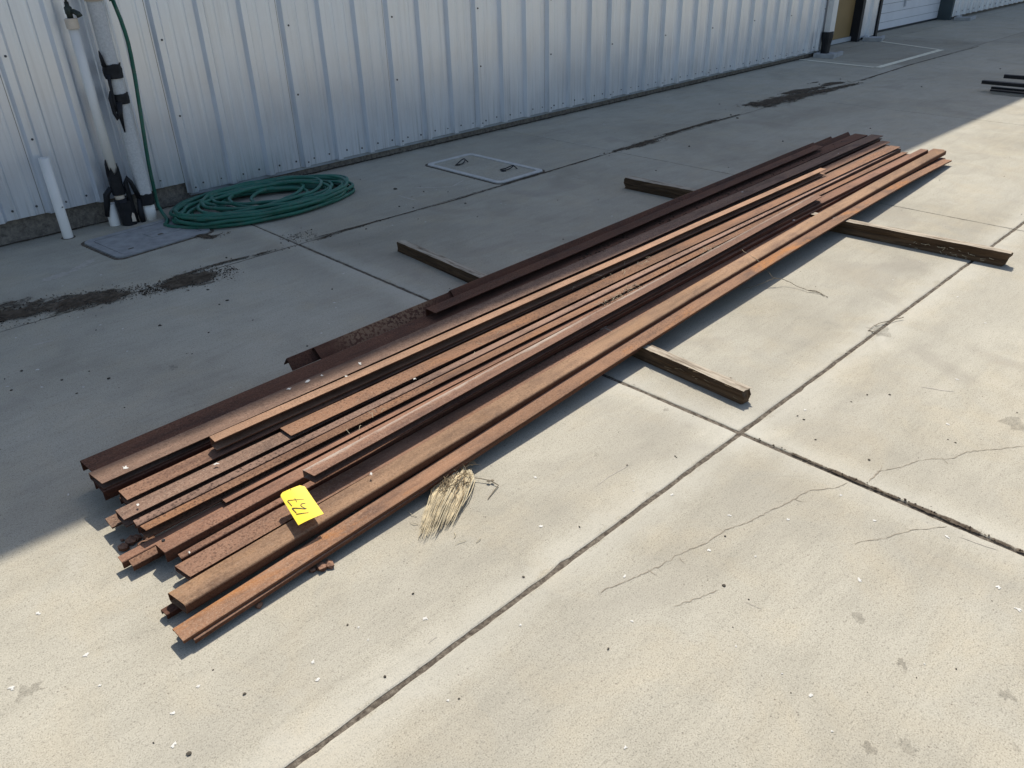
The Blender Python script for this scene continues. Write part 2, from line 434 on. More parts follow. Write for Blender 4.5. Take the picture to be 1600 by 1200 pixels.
def ribbon(mbx, pts, wd, z, seed=0, j=.3):
    rs = random.Random(seed); V = []; Fc = []
    for i, p in enumerate(pts):
        a = pts[max(0, i-1)]; b = pts[min(len(pts)-1, i+1)]
        d = Vector((b[0]-a[0], b[1]-a[1])); d.normalize()
        h = wd*.5*rs.uniform(1-j, 1+j)
        if i in (0, len(pts)-1): h *= .3
        V += [(p[0]-d.y*h, p[1]+d.x*h, z), (p[0]+d.y*h, p[1]-d.x*h, z)]
    for i in range(len(pts)-1): Fc.append((2*i, 2*i+1, 2*i+3, 2*i+2))
    mbx.add(V, Fc)
def wander(pxs, amp=.006, step=.02, seed=0, z=0):
    P = [G(*p, z) for p in pxs]; out = []
    for a, b in zip(P, P[1:]):
        n = max(1, int((b-a).length/step))
        for i in range(n):
            q = a.lerp(b, i/n); out.append((q.x+(noise.noise((q.x*9, q.y*9, seed))+.45*noise.noise((q.x*60, q.y*60, seed)))*amp, q.y+(noise.noise((q.x*9, q.y*9, seed+9))+.45*noise.noise((q.x*60, q.y*60, seed+9)))*amp))
    out.append((P[-1].x, P[-1].y)); return out
mb = MB()
ribbon(mb, wander([(940, 925), (985, 904), (1060, 870), (1130, 832), (1200, 799), (1265, 769), (1325, 754)], .016, .009, 1), .0020, .0012, 1, .6)
ribbon(mb, wander([(1372, 739), (1420, 727), (1470, 715), (1540, 703), (1640, 694)], .016, .009, 2), .0018, .0012, 2, .6)
ribbon(mb, wander([(1360, 752), (1368, 742), (1378, 727)], .01, .015, 3), .004, .0012, 3, .6)
ribbon(mb, wander([(1330, 851), (1385, 839), (1440, 828), (1480, 822)], .016, .009, 4), .0018, .0012, 4, .6)
ribbon(mb, wander([(1050, 950), (1085, 936), (1120, 922)], .016, .009, 4), .0018, .0012, 4, .6)
for a, b, sd in [((1060, 870), (1072, 882), 21), ((1130, 832), (1118, 822), 22), ((1012, 891), (1030, 902), 23), ((1470, 715), (1482, 726), 24), ((1240, 782), (1262, 784), 25)]:
    ribbon(mb, wander([a, b], .014, .009, sd), .0015, .0011, sd, .7)
tag(mb.build('hairline_crack', M_crack), kind='stuff')
mb = MB()
for a, b, wd in [((620, 305), (652, 314), .012), ((645, 294), (705, 292), .016), ((705, 292), (728, 280), .012), ((930, 760), (985, 725), .002), ((1500, 840), (1560, 860), .003),
             ((1165, 940), (1190, 952), .004), ((670, 1005), (682, 995), .005), ((1440, 605), (1490, 612), .006), ((65, 440), (110, 425), .05), ((110, 425), (147, 405), .04), ((50, 540), (85, 532), .012), ((35, 440), (45, 438), .012)]:
    ribbon(mb, wander([a, b], .006, .03, 5), wd, .0011, 5, .5)
tag(mb.build('chalk_mark', M_scuff), kind='stuff')

# worn paint rectangle on the paving by the tan door
pl = tag(empty('painted_line_box', (11.9, 5.0, 0)), kind='structure')
def line(ax, ay, bx, by, wd):
    m2 = MB(); n = 40; pts = [(ax+(bx-ax)*i/n, ay+(by-ay)*i/n) for i in range(n+1)]
    V = []; Fc = []; dx, dy = bx-ax, by-ay; L = math.hypot(dx, dy); dx /= L; dy /= L
    for i, p in enumerate(pts):
        h = wd/2*(1+.12*noise.noise((p[0]*9, p[1]*9, 2)))
        V += [(p[0]-dy*h-11.9, p[1]+dx*h-5.0, .004), (p[0]+dy*h-11.9, p[1]-dx*h-5.0, .004)]
    for i in range(n): Fc.append((2*i, 2*i+1, 2*i+3, 2*i+2))
    m2.add(V, Fc); o = m2.build('paint_line', M_paint, pl)
a, b, c, d = G(1248, 93), G(1371, 106), G(1471, 78), G(1362, 63)
line(a.x, a.y, b.x, b.y+.04, .06); line(b.x, b.y, c.x, c.y, .085); line(c.x, c.y+.045, d.x, d.y, .06)

# white specks / droppings and dark crumbs scattered over the slabs
def splat(mbx, x, y, r, z, seed, el=1.0, ang=0):
    rs = random.Random(seed); n = 14; V = [(x, y, z+.0006)]
    for i in range(n):
        a = 2*PI*i/n; k2 = r*rs.choice([rs.uniform(.25, .6), rs.uniform(.6, .95), rs.uniform(.8, 1.25)])
        u, v = math.cos(a)*k2*el, math.sin(a)*k2
        V.append((x+u*math.cos(ang)-v*math.sin(ang), y+u*math.sin(ang)+v*math.cos(ang), z))
    mbx.add(V, [(0, i+1, (i+1) % n+1) for i in range(n)])
mb = MB()
spots = [(665,967,13),(496,1062,9),(489,1035,9),(836,746,10),(845,822,12),(987,971,10),(1108,860,9),(1180,870,9),(1050,773,8),(990,767,6),(1258,641,7),(1481,663,7),(1314,774,8),(1366,814,8),(1231,812,9),
 (1343,906,11),(1267,1086,13),(1560,918,11),(1590,952,12),(60,959,11),(134,1024,12),(19,1076,12),(156,1071,7),(269,1115,10),(272,1163,12),(311,1072,8),(977,1168,9),(813,977,8),(1444,1038,6),(1495,593,6),(1480,839,8),
 (60,578,8),(65,605,7),(12,604,5),(130,605,7),(122,496,5),(157,508,6),(192,514,5),(199,549,5),(25,528,6),(158,430,6),(98,447,6),(325,390,4),(347,572,4),(360,606,5),(536,428,6),(522,473,6),(525,481,5),(510,276,5),(502,521,5),(514,506,4),
 (665,347,5),(613,352,4),(635,320,4),(682,297,4),(944,194,4),(842,225,4),(956,338,5),(924,327,3),(783,318,3),(858,318,3),(890,350,3),(957,379,3),(1054,275,3),(790,320,3),(730,295,3),(843,240,3),(806,391,3),(848,366,3),
 (1045,615,5),(1060,480,3),(1496,464,5),(1540,505,5),(1222,1053,6),(700,500,5),(1150,1010,5),(1300,1143,6),(560,980,6),(575,1000,5),(700,1095,6)]
for i, (px, py, r) in enumerate(spots):
    p = G(px, py); dep = (p-Vector((0, 0, CAMH))).length
    splat(mb, p.x, p.y, r*.30*dep/F, .0014, i, random.uniform(.9, 1.9), random.uniform(0, PI))
for i in range(110):
    x, y = random.uniform(.2, 11), random.uniform(.2, 5.4)
    splat(mb, x, y, random.choice([.0015, .002, .002, .003, .0045]), .0013, i+500, random.uniform(1, 1.8), random.uniform(0, PI))
tag(mb.build('white_specks', M_white), kind='stuff')
mb = MB()
dk = [(296,1178,11),(1170,937,5),(1131,915,8),(818,902,8),(1057,715,5),(1274,687,5),(1358,719,6),(333,1047,6),(240,1161,5),(717,1092,6),(543,977,6),(1145,980,4),(1055,713,5),(1481,687,4),(1493,692,5),(1589,645,4),
 (170,592,9),(97,594,6),(34,580,7),(18,610,6),(250,509,7),(326,520,6),(355,470,7),(343,476,5),(325,453,6),(354,403,6),(120,615,5),(195,637,4),(186,606,4),(150,516,4),(618,296,10),(662,300,6),(624,323,6),(646,325,5),(727,318,6),(572,358,5),
 (880,374,4),(746,339,4),(1077,229,6),(1142,180,6),(1152,185,6),(1124,163,4),(1280,132,5),(1360,201,4),(1440,136,4),(1313,124,4),(1563,108,4),(1025,267,5),(1223,221,5),(563,281,4),(700,300,4),(505,547,7),(300,553,4),(480,541,5),(1355,617,5),(1330,628,4),(1300,360,3),(1256,656,6),(1246,650,5),(1390,617,5)]
for i, (px, py, r) in enumerate(dk):
    p = G(px, py); dep = (p-Vector((0, 0, CAMH))).length; rr = r*.32*dep/F
    mb.blob((p.x, p.y, rr*.3), rr, i, .5)
for i in range(170):
    x, y = random.uniform(.2, 9), random.uniform(.2, 5.4)
    rr = random.choice([.0016, .002, .0025, .004]); mb.blob((x, y, rr*.4), rr, i+90, .6)
tag(mb.build('dark_crumbs', M_pebble), kind='stuff')
# faint round wet-looking stains: flat patches with a shape of their own
mb = MB()
for i, (px, py, r) in enumerate([(1345,966,20),(1409,1036,17),(1413,1165,24),(1358,1170,22),(1572,1087,20),(1585,1167,14),(48,1078,30),(932,712,10),(1375,515,34),(1590,665,40),(1040,640,10),(270,575,14)]):
    p = G(px, py); dep = (p-Vector((0, 0, CAMH))).length
    splat(mb, p.x, p.y, r*.55*dep/F, .0009, i+40, 1.2, .6)
M_stain = N('old_stain'); _v = M_stain.coord('pos'); M_stain.base((.17, .155, .125), .9, 0, .2)
M_stain.l(M_stain.ramp(M_stain.noise(_v, 30, 5, .7), [(.35, .05), (.7, .34)]), M_stain.b.inputs['Alpha'])
tag(mb.build('old_stain', M_stain.m), kind='stuff')

# dirt washed along the joint in front of the wall
def dirt_patch(poly, half, seed, clumps, mound=.008):
    """film with a noisy edge along a polyline (world xy), plus loose crumbs"""
    step = .02; P = []
    for a, b, ha, hb in zip(poly, poly[1:], half, half[1:]):
        n = max(1, int((b-a).length/step))
        for i in range(n): t = i/n; P.append((a.lerp(b, t), ha+(hb-ha)*t, (b-a).normalized()))
    nv = 16; V = []; Fc = []; C = []
    for i, (p, h, d) in enumerate(P):
        e = min(1, i/8, (len(P)-1-i)/8)
        for j in range(nv+1):
            s = (j/nv*2-1)*1.7; q = Vector((p.x-d.y*s*h, p.y+d.x*s*h))
            cov = max(0, 1-abs(s)**1.5*.62)*e
            z = .0022 + max(0, cov-.35)*mound*(1+noise.noise((q.x*30, q.y*30, seed))) if 0 < j < nv else .0022
            V.append((q.x, q.y, z)); C.append(max(0, min(1, cov)))
    for i in range(len(P)-1):
        for j in range(nv): Fc.append((i*(nv+1)+j, (i+1)*(nv+1)+j, (i+1)*(nv+1)+j+1, i*(nv+1)+j+1))
    m2 = mesh('dirt_patch', V, Fc)
    at = m2.color_attributes.new('cover', 'FLOAT_COLOR', 'POINT')
    for i, c in enumerate(C): at.data[i].color = (c, c, c, 1)
    o = link('dirt_patch', m2, M_film); tag(o, kind='stuff')
    m3 = MB(); rs = random.Random(seed)
    for i in range(clumps):
        p, h, d = rs.choice(P); s = rs.gauss(0, .55)
        r = rs.choice([.0015, .002, .002, .003, .003, .0045])
        jx = rs.uniform(-.012, .012); m3.blob((p.x+d.x*jx-d.y*s*h, p.y+d.y*jx+d.x*s*h, .002+r*.3), r, rs.random(), .6)
    o = m3.build('dirt_crumbs', M_dirt); tag(o, kind='stuff')
g2 = lambda *a: Vector(G(*a)[:2])
dirt_patch([g2(-60, 515), g2(0, 492), g2(90, 478), g2(180, 462), g2(240, 448)], [.17, .17, .14, .13, .05], 1, 1300)
dirt_patch([g2(225, 460), g2(290, 438), g2(340, 428), g2(372, 418)], [.05, .13, .12, .05], 2, 900, .012)
dirt_patch([g2(230, 450), g2(330, 416), g2(400, 399), g2(470, 382)], [.03, .022, .02, .03], 3, 120)
dirt_patch([g2(440, 372), g2(470, 370), g2(500, 368)], [.09, .14, .07], 4, 120)
dirt_patch([g2(480, 381), g2(540, 360), g2(600, 344)], [.025, .015, .012], 5, 50)
dirt_patch([g2(940, 242), g2(985, 230), g2(1015, 222), g2(1045, 216)], [.03, .05, .085, .05], 6, 150)
dirt_patch([g2(1020, 215), g2(1060, 205), g2(1130, 184)], [.02, .025, .02], 7, 60)
dirt_patch([g2(1152, 166), g2(1190, 164), g2(1240, 152), g2(1290, 142), g2(1348, 129)], [.06, .20, .17, .09, .04], 8, 700, .014)
dirt_patch([g2(1215, 149), g2(1255, 142), g2(1300, 134)], [.05, .10, .05], 9, 120)
dirt_patch([g2(1275, 137), g2(1300, 131), g2(1330, 127)], [.05, .09, .03], 15, 80)
dirt_patch([g2(1262, 131), g2(1275, 129), g2(1285, 127)], [.03, .05, .02], 16, 30)
dirt_patch([g2(955, 238), g2(1084, 199), g2(1166, 176)], [.012, .018, .02], 17, 120, .002)
dirt_patch([g2(455, 382), g2(700, 316), g2(957, 238)], [.012, .010, .014], 18, 140, .002)
dirt_patch([g2(1340, 128), g2(1420, 102), g2(1535, 71)], [.02, .014, .012], 19, 60, .002)
dirt_patch([g2(280, 362), g2(330, 372), g2(360, 362)], [.03, .04, .02], 10, 80)
dirt_patch([g2(222, 360), g2(290, 347), g2(300, 352)], [.015, .03, .02], 11, 60)
dirt_patch([Vector((-1, 5.585)), Vector((6, 5.585)), Vector((11.5, 5.585))], [.018, .022, .03], 12, 500, .004)
dirt_patch([g2(1700, 908), g2(1600, 864), g2(1500, 820), g2(1400, 778), g2(1240, 710), g2(1175, 684)], [.010, .011, .010, .011, .009, .004], 13, 90, .0)

# ------------------------------------------------------------------ the metal building
bld = tag(empty('metal_building', (5, 5.6, 0)), 'long white ribbed metal warehouse with a tan door and a roll-up door', 'warehouse')
BI = Vector((5, 5.6, 0))
def bpart(mbx, name, mat, parent=None, smooth=False):
    par = parent or bld
    off = BI if parent is None else BI
    me = mesh(name, [Vector(v)-off for v in mbx.V], mbx.F, smooth)
    return link(name, me, mat, par)
PITCHX = .3064; X0 = 1.592; YW = 5.570
def panel_profile(n_ribs):
    pts = []                                   # (x, y) y negative = towards the yard
    pts.append((-.009, 0.0005))
    for i in range(n_ribs):
        x = i*PITCHX
        pts += [(x, 0), (x+.015, -.037), (x+.055, -.037), (x+.078, 0)]
        for s in (.135, .235):
            pts += [(x+s-.014, 0), (x+s-.006, -.0045), (x+s+.006, -.0045), (x+s+.014, 0)]
    pts.append((n_ribs*PITCHX-.012, 0))
    return pts
def panel_mesh(n_ribs, z0, z1, y=0.0):
    pr = panel_profile(n_ribs); V = []; Fc = []; n = len(pr)
    zs = [z0, z0+(z1-z0)*.1, z0+(z1-z0)*.2, z1]
    for z in zs: V += [(a, b, z) for a, b in pr]
    for r in range(len(zs)-1):
        for i in range(n-1): Fc.append((r*n+i, r*n+i+1, (r+1)*n+i+1, (r+1)*n+i))
    # returned lower lip gives the sheet an edge
    m0 = len(V); V += [(a, b+.0025, z0) for a, b in pr]
    for i in range(n-1): Fc.append((i+1, i, m0+i, m0+i+1))
    return mesh('wall_panel', V, Fc)
pm_hi = panel_mesh(3, .145, 6.1); pm_lo = panel_mesh(3, .072, 6.1)
xs = X0 + 2*PITCHX
k0 = -14
for k in range(k0, 11):
    x = xs + 3*PITCHX*k
    if x + .9 > 11.75: break
    o = link('wall_panel', pm_hi if k < 0 else pm_lo, M_wall, bld)
    o.location = (x-5, YW - 5.6 + (0 if k >= 0 else .001), 0)
xe = xs + 3*PITCHX*10
# cut panel up to the corner, then set-back bay with the doors, then the far wall
o = link('wall_panel', panel_mesh(1, .072, 6.1), M_wall, bld); o.location = (xe-5, YW-5.6, 0)
YS = 5.86
o = link('wall_panel', panel_mesh(5, 2.2, 6.1), M_wall, bld); o.location = (11.80-5, YS-5.6, 0)
o = link('wall_panel', panel_mesh(2, .03, 6.1), M_wall, bld); o.location = (13.36-5, YS-5.6, 0)
o = link('wall_panel', panel_mesh(10, 3.7, 6.1), M_wall, bld); o.location = (14.05-5, YS-5.6, 0)
for k in range(30):
    o = link('wall_panel', panel_mesh(3, .05, 6.1) if k == 0 else far_me, M_wall, bld)
    if k == 0: far_me = o.data
    o.location = (17.28+3*PITCHX*k-5, YS-5.6, 0)
# backing wall so that nothing shows through, footing curb and base flashing
mb = MB(); mb.box((-12, 5.607, -.02), (11.78, 5.9, .15)); bpart(mb, 'footing_curb', M_curb)
mb = MB(); mb.box((17.3, 5.90, -.02), (45, 6.1, .12)); bpart(mb, 'footing_curb', M_curb)
mb = MB(); mb.box((2.22, 5.578, .048), (11.72, 5.606, .070)); bpart(mb, 'base_flashing', M_trim)
mb = MB(); mb.box((-12, 5.608, .151), (11.78, 5.66, 6.1)); mb.box((11.79, 6.2, -.02), (45, 6.3, 6.1)); mb.box((11.77, 5.662, -.02), (11.79, 6.2, 6.1))
mb.box((-12, 5.70, 6.09), (45, 26, 6.1)); mb.box((44.9, 5.9, 0), (45, 26, 6.08)); mb.box((-12, 5.92, 0), (-11.9, 26, 6.08)); mb.box((-11.9, 25.9, 0), (44.9, 26, 6.08))
bpart(mb, 'inner_wall', M_curb)
# corner trim between the two wall planes
mb = MB(); mb.box((11.72, 5.53, .06), (11.768, 5.86, 6.09)); bpart(mb, 'corner_trim', M_wall)
# roof with eave gutter
EY, EZ = 5.46, 6.37
mb = MB()
V = [(-12.4, EY, EZ), (45.4, EY, EZ), (45.4, 16, EZ+1.3), (-12.4, 16, EZ+1.3), (-12.4, 26.4, EZ), (45.4, 26.4, EZ)]
mb.add(V + [(x, y, z-.06) for x, y, z in V], [(0, 1, 2, 3), (3, 2, 5, 4), (7, 6, 9, 8), (8, 9, 10, 11), (0, 6, 7, 1), (4, 5, 11, 10), (0, 3, 9, 6), (3, 4, 10, 9), (1, 7, 8, 2), (2, 8, 11, 5)])
bpart(mb, 'roof', M_roof)
mb = MB(); mb.box((-12.4, EY-.10, EZ-.16), (45.4, EY-.002, EZ-.02)); bpart(mb, 'gutter', M_roof)
# screws, one part (three rows of washers)
mb = MB()
def screw(x, z, y, r=.0072):
    m = Matrix.Translation((x, y, z)) @ Matrix.Rotation(PI/2, 4, 'X')
    mb.lathe([(r, -.001), (r, .003), (r*.55, .0035), (r*.55, .008), (0, .0085)], 8, m)
rs = random.Random(4)
for i in range(-10, 33):
    x = X0 + i*PITCHX
    zb = .072 if i >= 2 else .145
    for dx in (-.045, .125):
        if x+dx < 11.7: screw(x+dx+rs.uniform(-.008, .008), zb+.048+rs.uniform(-.006, .006), YW, rs.choice([.005, .0065, .0075]))
    if (i-2) % 3 == 0 and x < 11.6:
        for z in (.60, 1.07, 1.9, 3.0, 4.2, 5.4): screw(x+.043+rs.uniform(-.006, .006), z+rs.uniform(-.01, .01), YW-.037)
        if i >= 2: screw(x+.043, zb+.036, YW-.037, .006)
for i in range(60): screw(17.28+.22+i*PITCHX, .12, YS, .012)
o = bpart(mb, 'panel_screws', M_screw); o['kind'] = 'stuff'

# tan personnel door, recessed
def sub(parent, name, mat, boxes):
    m2 = MB()
    for a, b in boxes: m2.box(a, b)
    me = mesh(name, [Vector(v)-BI for v in m2.V], m2.F)
    return link(name, me, mat, parent)
door = sub(bld, 'entry_door', M_tan, [((12.30, 5.93, .075), (13.24, 5.975, 2.12))])
sub(door, 'threshold', M_roof, [((12.28, 5.905, .012), (13.26, 5.99, .073))])
sub(door, 'door_frame', M_dkframe, [((13.245, 5.80, 0), (13.33, 6.0, 2.19)), ((12.21, 5.915, 0), (12.295, 6.0, 2.19)), ((12.297, 5.915, 2.125), (13.243, 6.0, 2.19))])
sub(door, 'door_handle', M_roof, [((12.38, 5.90, .98), (12.43, 5.928, 1.10)), ((12.42, 5.875, 1.02), (12.54, 5.899, 1.045))])
sub(bld, 'door_side_panel', M_wall, [((11.80, 5.88, .03), (12.205, 5.96, 2.2))])
# white sectional door
gd = sub(bld, 'sectional_door', M_gar, [((14.06, 6.10, .03), (17.19, 6.12, 3.66))])
for i in range(7):
    z = .035 + i*.52
    s = sub(gd, 'door_section', M_gar, [((14.062, 6.074, z), (17.188, 6.099, z+.505))])
    for q in range(3): sub(s, 'pressed_groove', M_trim, [((14.07, 6.0715, z+.11+q*.14), (17.18, 6.0735, z+.118+q*.14))])
sub(gd, 'bottom_seal', M_dkframe, [((14.06, 6.068, .003), (17.19, 6.105, .029))])
sub(gd, 'pull_handle', M_roof, [((15.5, 6.045, .34), (15.53, 6.0725, .50))])
sub(bld, 'door_jamb', M_dkframe, [((13.985, 5.84, 0), (14.055, 6.11, 3.69))])
sub(bld, 'door_jamb', M_slate, [((17.195, 5.84, 0), (17.268, 6.15, 3.69))])
sub(bld, 'door_header', M_slate, [((14.058, 5.86, 3.664), (17.192, 6.11, 3.74))])
# downspout with black boot
ds = sub(bld, 'downspout', M_pvc, [((11.52, 5.455, .27), (11.66, 5.535, 6.03))])
m2 = MB()
for z, hx, hy in ((.02, .075, .045), (.2, .085, .05), (.255, .10, .06), (.30, .10, .06)): pass
V = []; Fc = []
prof = [(.02, .075, .045), (.15, .08, .048), (.24, .095, .06), (.31, .095, .06)]
for z, hx, hy in prof:
    for q in range(12):
        a = 2*PI*q/12; c_, s_ = math.cos(a), math.sin(a)
        V.append((11.55+hx*math.copysign(abs(c_)**.6, c_), 5.49+hy*math.copysign(abs(s_)**.6, s_), z))
for r in range(3):
    for q in range(12): Fc.append((r*12+q, r*12+(q+1) % 12, (r+1)*12+(q+1) % 12, (r+1)*12+q))
Fc.append(tuple(range(11, -1, -1))); Fc.append(tuple(36+q for q in range(12)))
m2.add(V, Fc); me = mesh('drain_boot', [Vector(v)-BI for v in m2.V], m2.F); link('drain_boot', me, M_black, ds)

def splash(loc, rz, label):
    o = tag(empty('splash_block', loc, rz), label, 'splash block', 'concrete splash blocks at the wall foot')
    m2 = MB(); m2.box((-.21, -.14, 0), (.21, .14, .030)); m2.build('block_base', M_block, o)
    m2 = MB()
    m2.box((-.21, -.14, .0305), (.21, -.105, .052)); m2.box((-.21, .105, .0305), (.21, .14, .052)); m2.box((-.21, -.1045, .0305), (-.175, .1045, .052))
    m2.build('block_rim', M_block, o)
splash((11.52, 5.42, .0005), .15, 'grey concrete splash block under the black boot of the downspout')
splash((13.62, 5.70, .0005), .3, 'grey concrete splash block between the tan door and the white roll-up door')
splash((17.45, 5.66, .0005), .1, 'farthest grey splash block beyond the slate door jamb')

# ------------------------------------------------------------------ pipes at the wall
def pipe(name, label, cat, base, h, r, mat, wall_t=.005, lean=(0, 0)):
    o = empty(name, base); tag(o, label, cat)
    m2 = MB()
    m2.lathe([(r-wall_t, h-.15), (r-wall_t, h), (r, h), (r, -.02)], 24)
    for i, v in enumerate(m2.V): m2.V[i] = (v[0]+lean[0]*v[2], v[1]+lean[1]*v[2], v[2])
    m2.build('pipe_shaft', mat, o, True)
    return o
B = G(107, 371); st1 = pipe('capless_pipe_stub', 'leftmost short white plastic pipe rising bare out of the concrete', 'pipe', (B.x, B.y, 0), .50, .030, M_pvc)
m2 = MB(); m2.lathe([(.030, .001), (.042, .0012), (.0425, -.002)], 20); m2.build('hole_ring', M_joint, st1)
m2 = MB(); m2.blob((.012, -.031, .20), .006, 3, .6); m2.build('drilled_hole', M_black, st1)
B = G(181, 351); pipe('cut_pipe_stub', 'stubby cream plastic pipe cut off low beside the black taped pipe', 'pipe', (B.x, B.y, 0), .142, .036, M_pvc, .006)
# tall white standpipe with hose tap
B = G(199, 350); bx, by = B.x, B.y
sp_ = tag(empty('standpipe', (bx, by, 0)), 'tall thin white standpipe topped by a dark hose tap, taped black at its foot', 'standpipe')
m2 = MB(); m2.tube([(0, 0, .30), (.0, 0, 1.19)], .0285, 20); m2.build('pipe_shaft', M_pvc, sp_, True)
m2 = MB(); m2.lathe([(.0287, 1.185), (.036, 1.187), (.036, 1.238), (.033, 1.242), (0, 1.243)], 20); m2.build('coupling', M_cream, sp_)
m2 = MB()
m2.tube([(0, 0, 1.243), (0, 0, 1.262), (0, 0, 1.270), (0, 0, 1.300), (0, 0, 1.308), (0, 0, 1.330)], [.017, .017, .021, .021, .013, .012], 10)
m2.tube([(0, 0, 1.280), (.020, -.025, 1.278), (.034, -.042, 1.265), (.038, -.047, 1.250)], [.013, .014, .016, .018], 10)
tb = m2.build('tap_body', M_brass, sp_, True)
m2 = MB(); m2.tube([(0, 0, 1.33), (0, 0, 1.352)], .007, 8)
for a in range(10):
    a0 = a*2*PI/10; a1 = a0+2*PI/10
    m2.tube([(.034*math.cos(a0), .034*math.sin(a0), 1.352), (.034*math.cos(a1), .034*math.sin(a1), 1.352)], .0065, 6)
for a in (0, PI/2): m2.tube([(-.034*math.cos(a), -.034*math.sin(a), 1.352), (.034*math.cos(a), .034*math.sin(a), 1.352)], .005, 6)
m2.build('tap_wheel', M_brass, sp_, True)

m2 = MB()
def rag(mbx, z0, z1, r, seed, n=18, cx=0, cy=0, tuft=.4):
    rs = random.Random(seed); V = []; Fc = []; rows = 6
    top = [rs.uniform(0, 1)**2*tuft for _ in range(n)]
    for i in range(rows):
        for q in range(n):
            a = 2*PI*q/n; t = i/(rows-1); rr = r*(1+rs.uniform(-.05, .08))
            V.append((cx+rr*math.cos(a), cy+rr*math.sin(a), z0+(z1-z0)*t*(1+top[q]*t)))
    for i in range(rows-1):
        for q in range(n): Fc.append((i*n+q, i*n+(q+1) % n, (i+1)*n+(q+1) % n, (i+1)*n+q))
    mbx.add(V, Fc)
rag(m2, .20, .335, .040, 1, tuft=.6)
m2.tube([(-.03, -.01, .33), (-.035, -.012, .40), (-.03, -.01, .43)], [.012, .008, .003], 6)
m2.tube([(-.04, 0, .25), (-.075, .01, .21), (-.085, .02, .14), (-.10, .03, .07)], [.016, .02, .019, .014], 8)
m2.build('tape_wrap', M_black, sp_, True)
m2 = MB(); m2.tube([(.0, 0, .20), (.0, 0, .165)], .03, 16); m2.build('bare_collar', M_cream, sp_, True)
m2 = MB(); m2.tube([(0, 0, .17), (.006, -.006, .10), (.018, -.014, .045), (.02, -.015, -.01)], [.042, .045, .041, .038], 12)
rag(m2, .0, .15, .047, 5, cx=.012, cy=-.01, tuft=.2); m2.build('foam_sleeve', M_black, sp_, True)
m2 = MB(); m2.add([(.018, -.0605, .025), (.045, -.0565, .02), (.042, -.0565, .075), (.03, -.0605, .083), (.02, -.061, .06)], [(0, 1, 2, 3, 4)]); m2.build('bare_patch', M_cream, sp_)
# thick painted riser with black bands
B = G(238, 343); bx, by = B.x, B.y+.02
ri = tag(empty('riser_pipe', (bx, by, 0)), 'thick grey-white painted riser pipe with black rubber bands, right of the standpipe', 'pipe')
m2 = MB(); m2.tube([(0, 0, -.02), (0, 0, .12)], .042, 20); m2.build('pipe_foot', M_pvc, ri, True)
m2 = MB()
n = 60; V = []; Fc = []
rs = random.Random(2)
for i in range(n+1):
    z = .12+(2.3-.12)*i/n
    for q in range(20):
        a = 2*PI*q/20; r = .045*(1+.03*noise.noise((math.cos(a)*2, math.sin(a)*2, z*16)))
        V.append((r*math.cos(a), r*math.sin(a), z))
for i in range(n):
    for q in range(20): Fc.append((i*20+q, i*20+(q+1) % 20, (i+1)*20+(q+1) % 20, (i+1)*20+q))
m2.add(V, Fc); m2.build('pipe_shaft', M_conduit, ri, True)
m2 = MB(); m2.lathe([(.047, 1.325), (.054, 1.326), (.054, 1.40), (.047, 1.401)], 20); m2.build('coupling', M_cream, ri, True)
m2 = MB(); rag(m2, .105, .175, .051, 8, tuft=.15)
m2.tube([(-.05, -.02, .17), (-.075, -.02, .27), (-.09, -.02, .30), (-.105, -.015, .27), (-.10, -.01, .1), (-.09, 0, .0)], [.016, .014, .016, .015, .016, .013], 8)
m2.tube([(-.052, -.02, .15), (-.062, -.02, .05), (-.06, -.02, -.005)], [.013, .02, .016], 8)
m2.build('foot_tape', M_black, ri, True)
m2 = MB(); rag(m2, .895, .975, .053, 11, tuft=.1)
m2.tube([(-.052, -.03, .97), (-.058, -.032, 1.03), (-.06, -.03, 1.06)], [.014, .01, .003], 6)
m2.tube([(-.045, -.04, .92), (-.052, -.045, .83), (-.056, -.048, .76), (-.05, -.052, .71)], [.012, .009, .010, .010], 8)
m2.build('upper_band', M_black, ri, True)
m2 = MB(); rag(m2, .745, .805, .053, 12, tuft=.1)
m2.tube([(-.045, -.04, .79), (-.062, -.045, .82), (-.072, -.047, .79), (-.070, -.048, .70), (-.060, -.05, .665), (-.048, -.052, .68), (-.044, -.052, .74)], [.01, .012, .012, .012, .012, .011, .01], 8)
m2.tube([(-.03, -.05, .76), (-.038, -.048, .68), (-.036, -.042, .58)], [.022, .014, .004], 8)
m2.build('lower_band', M_black, ri, True)

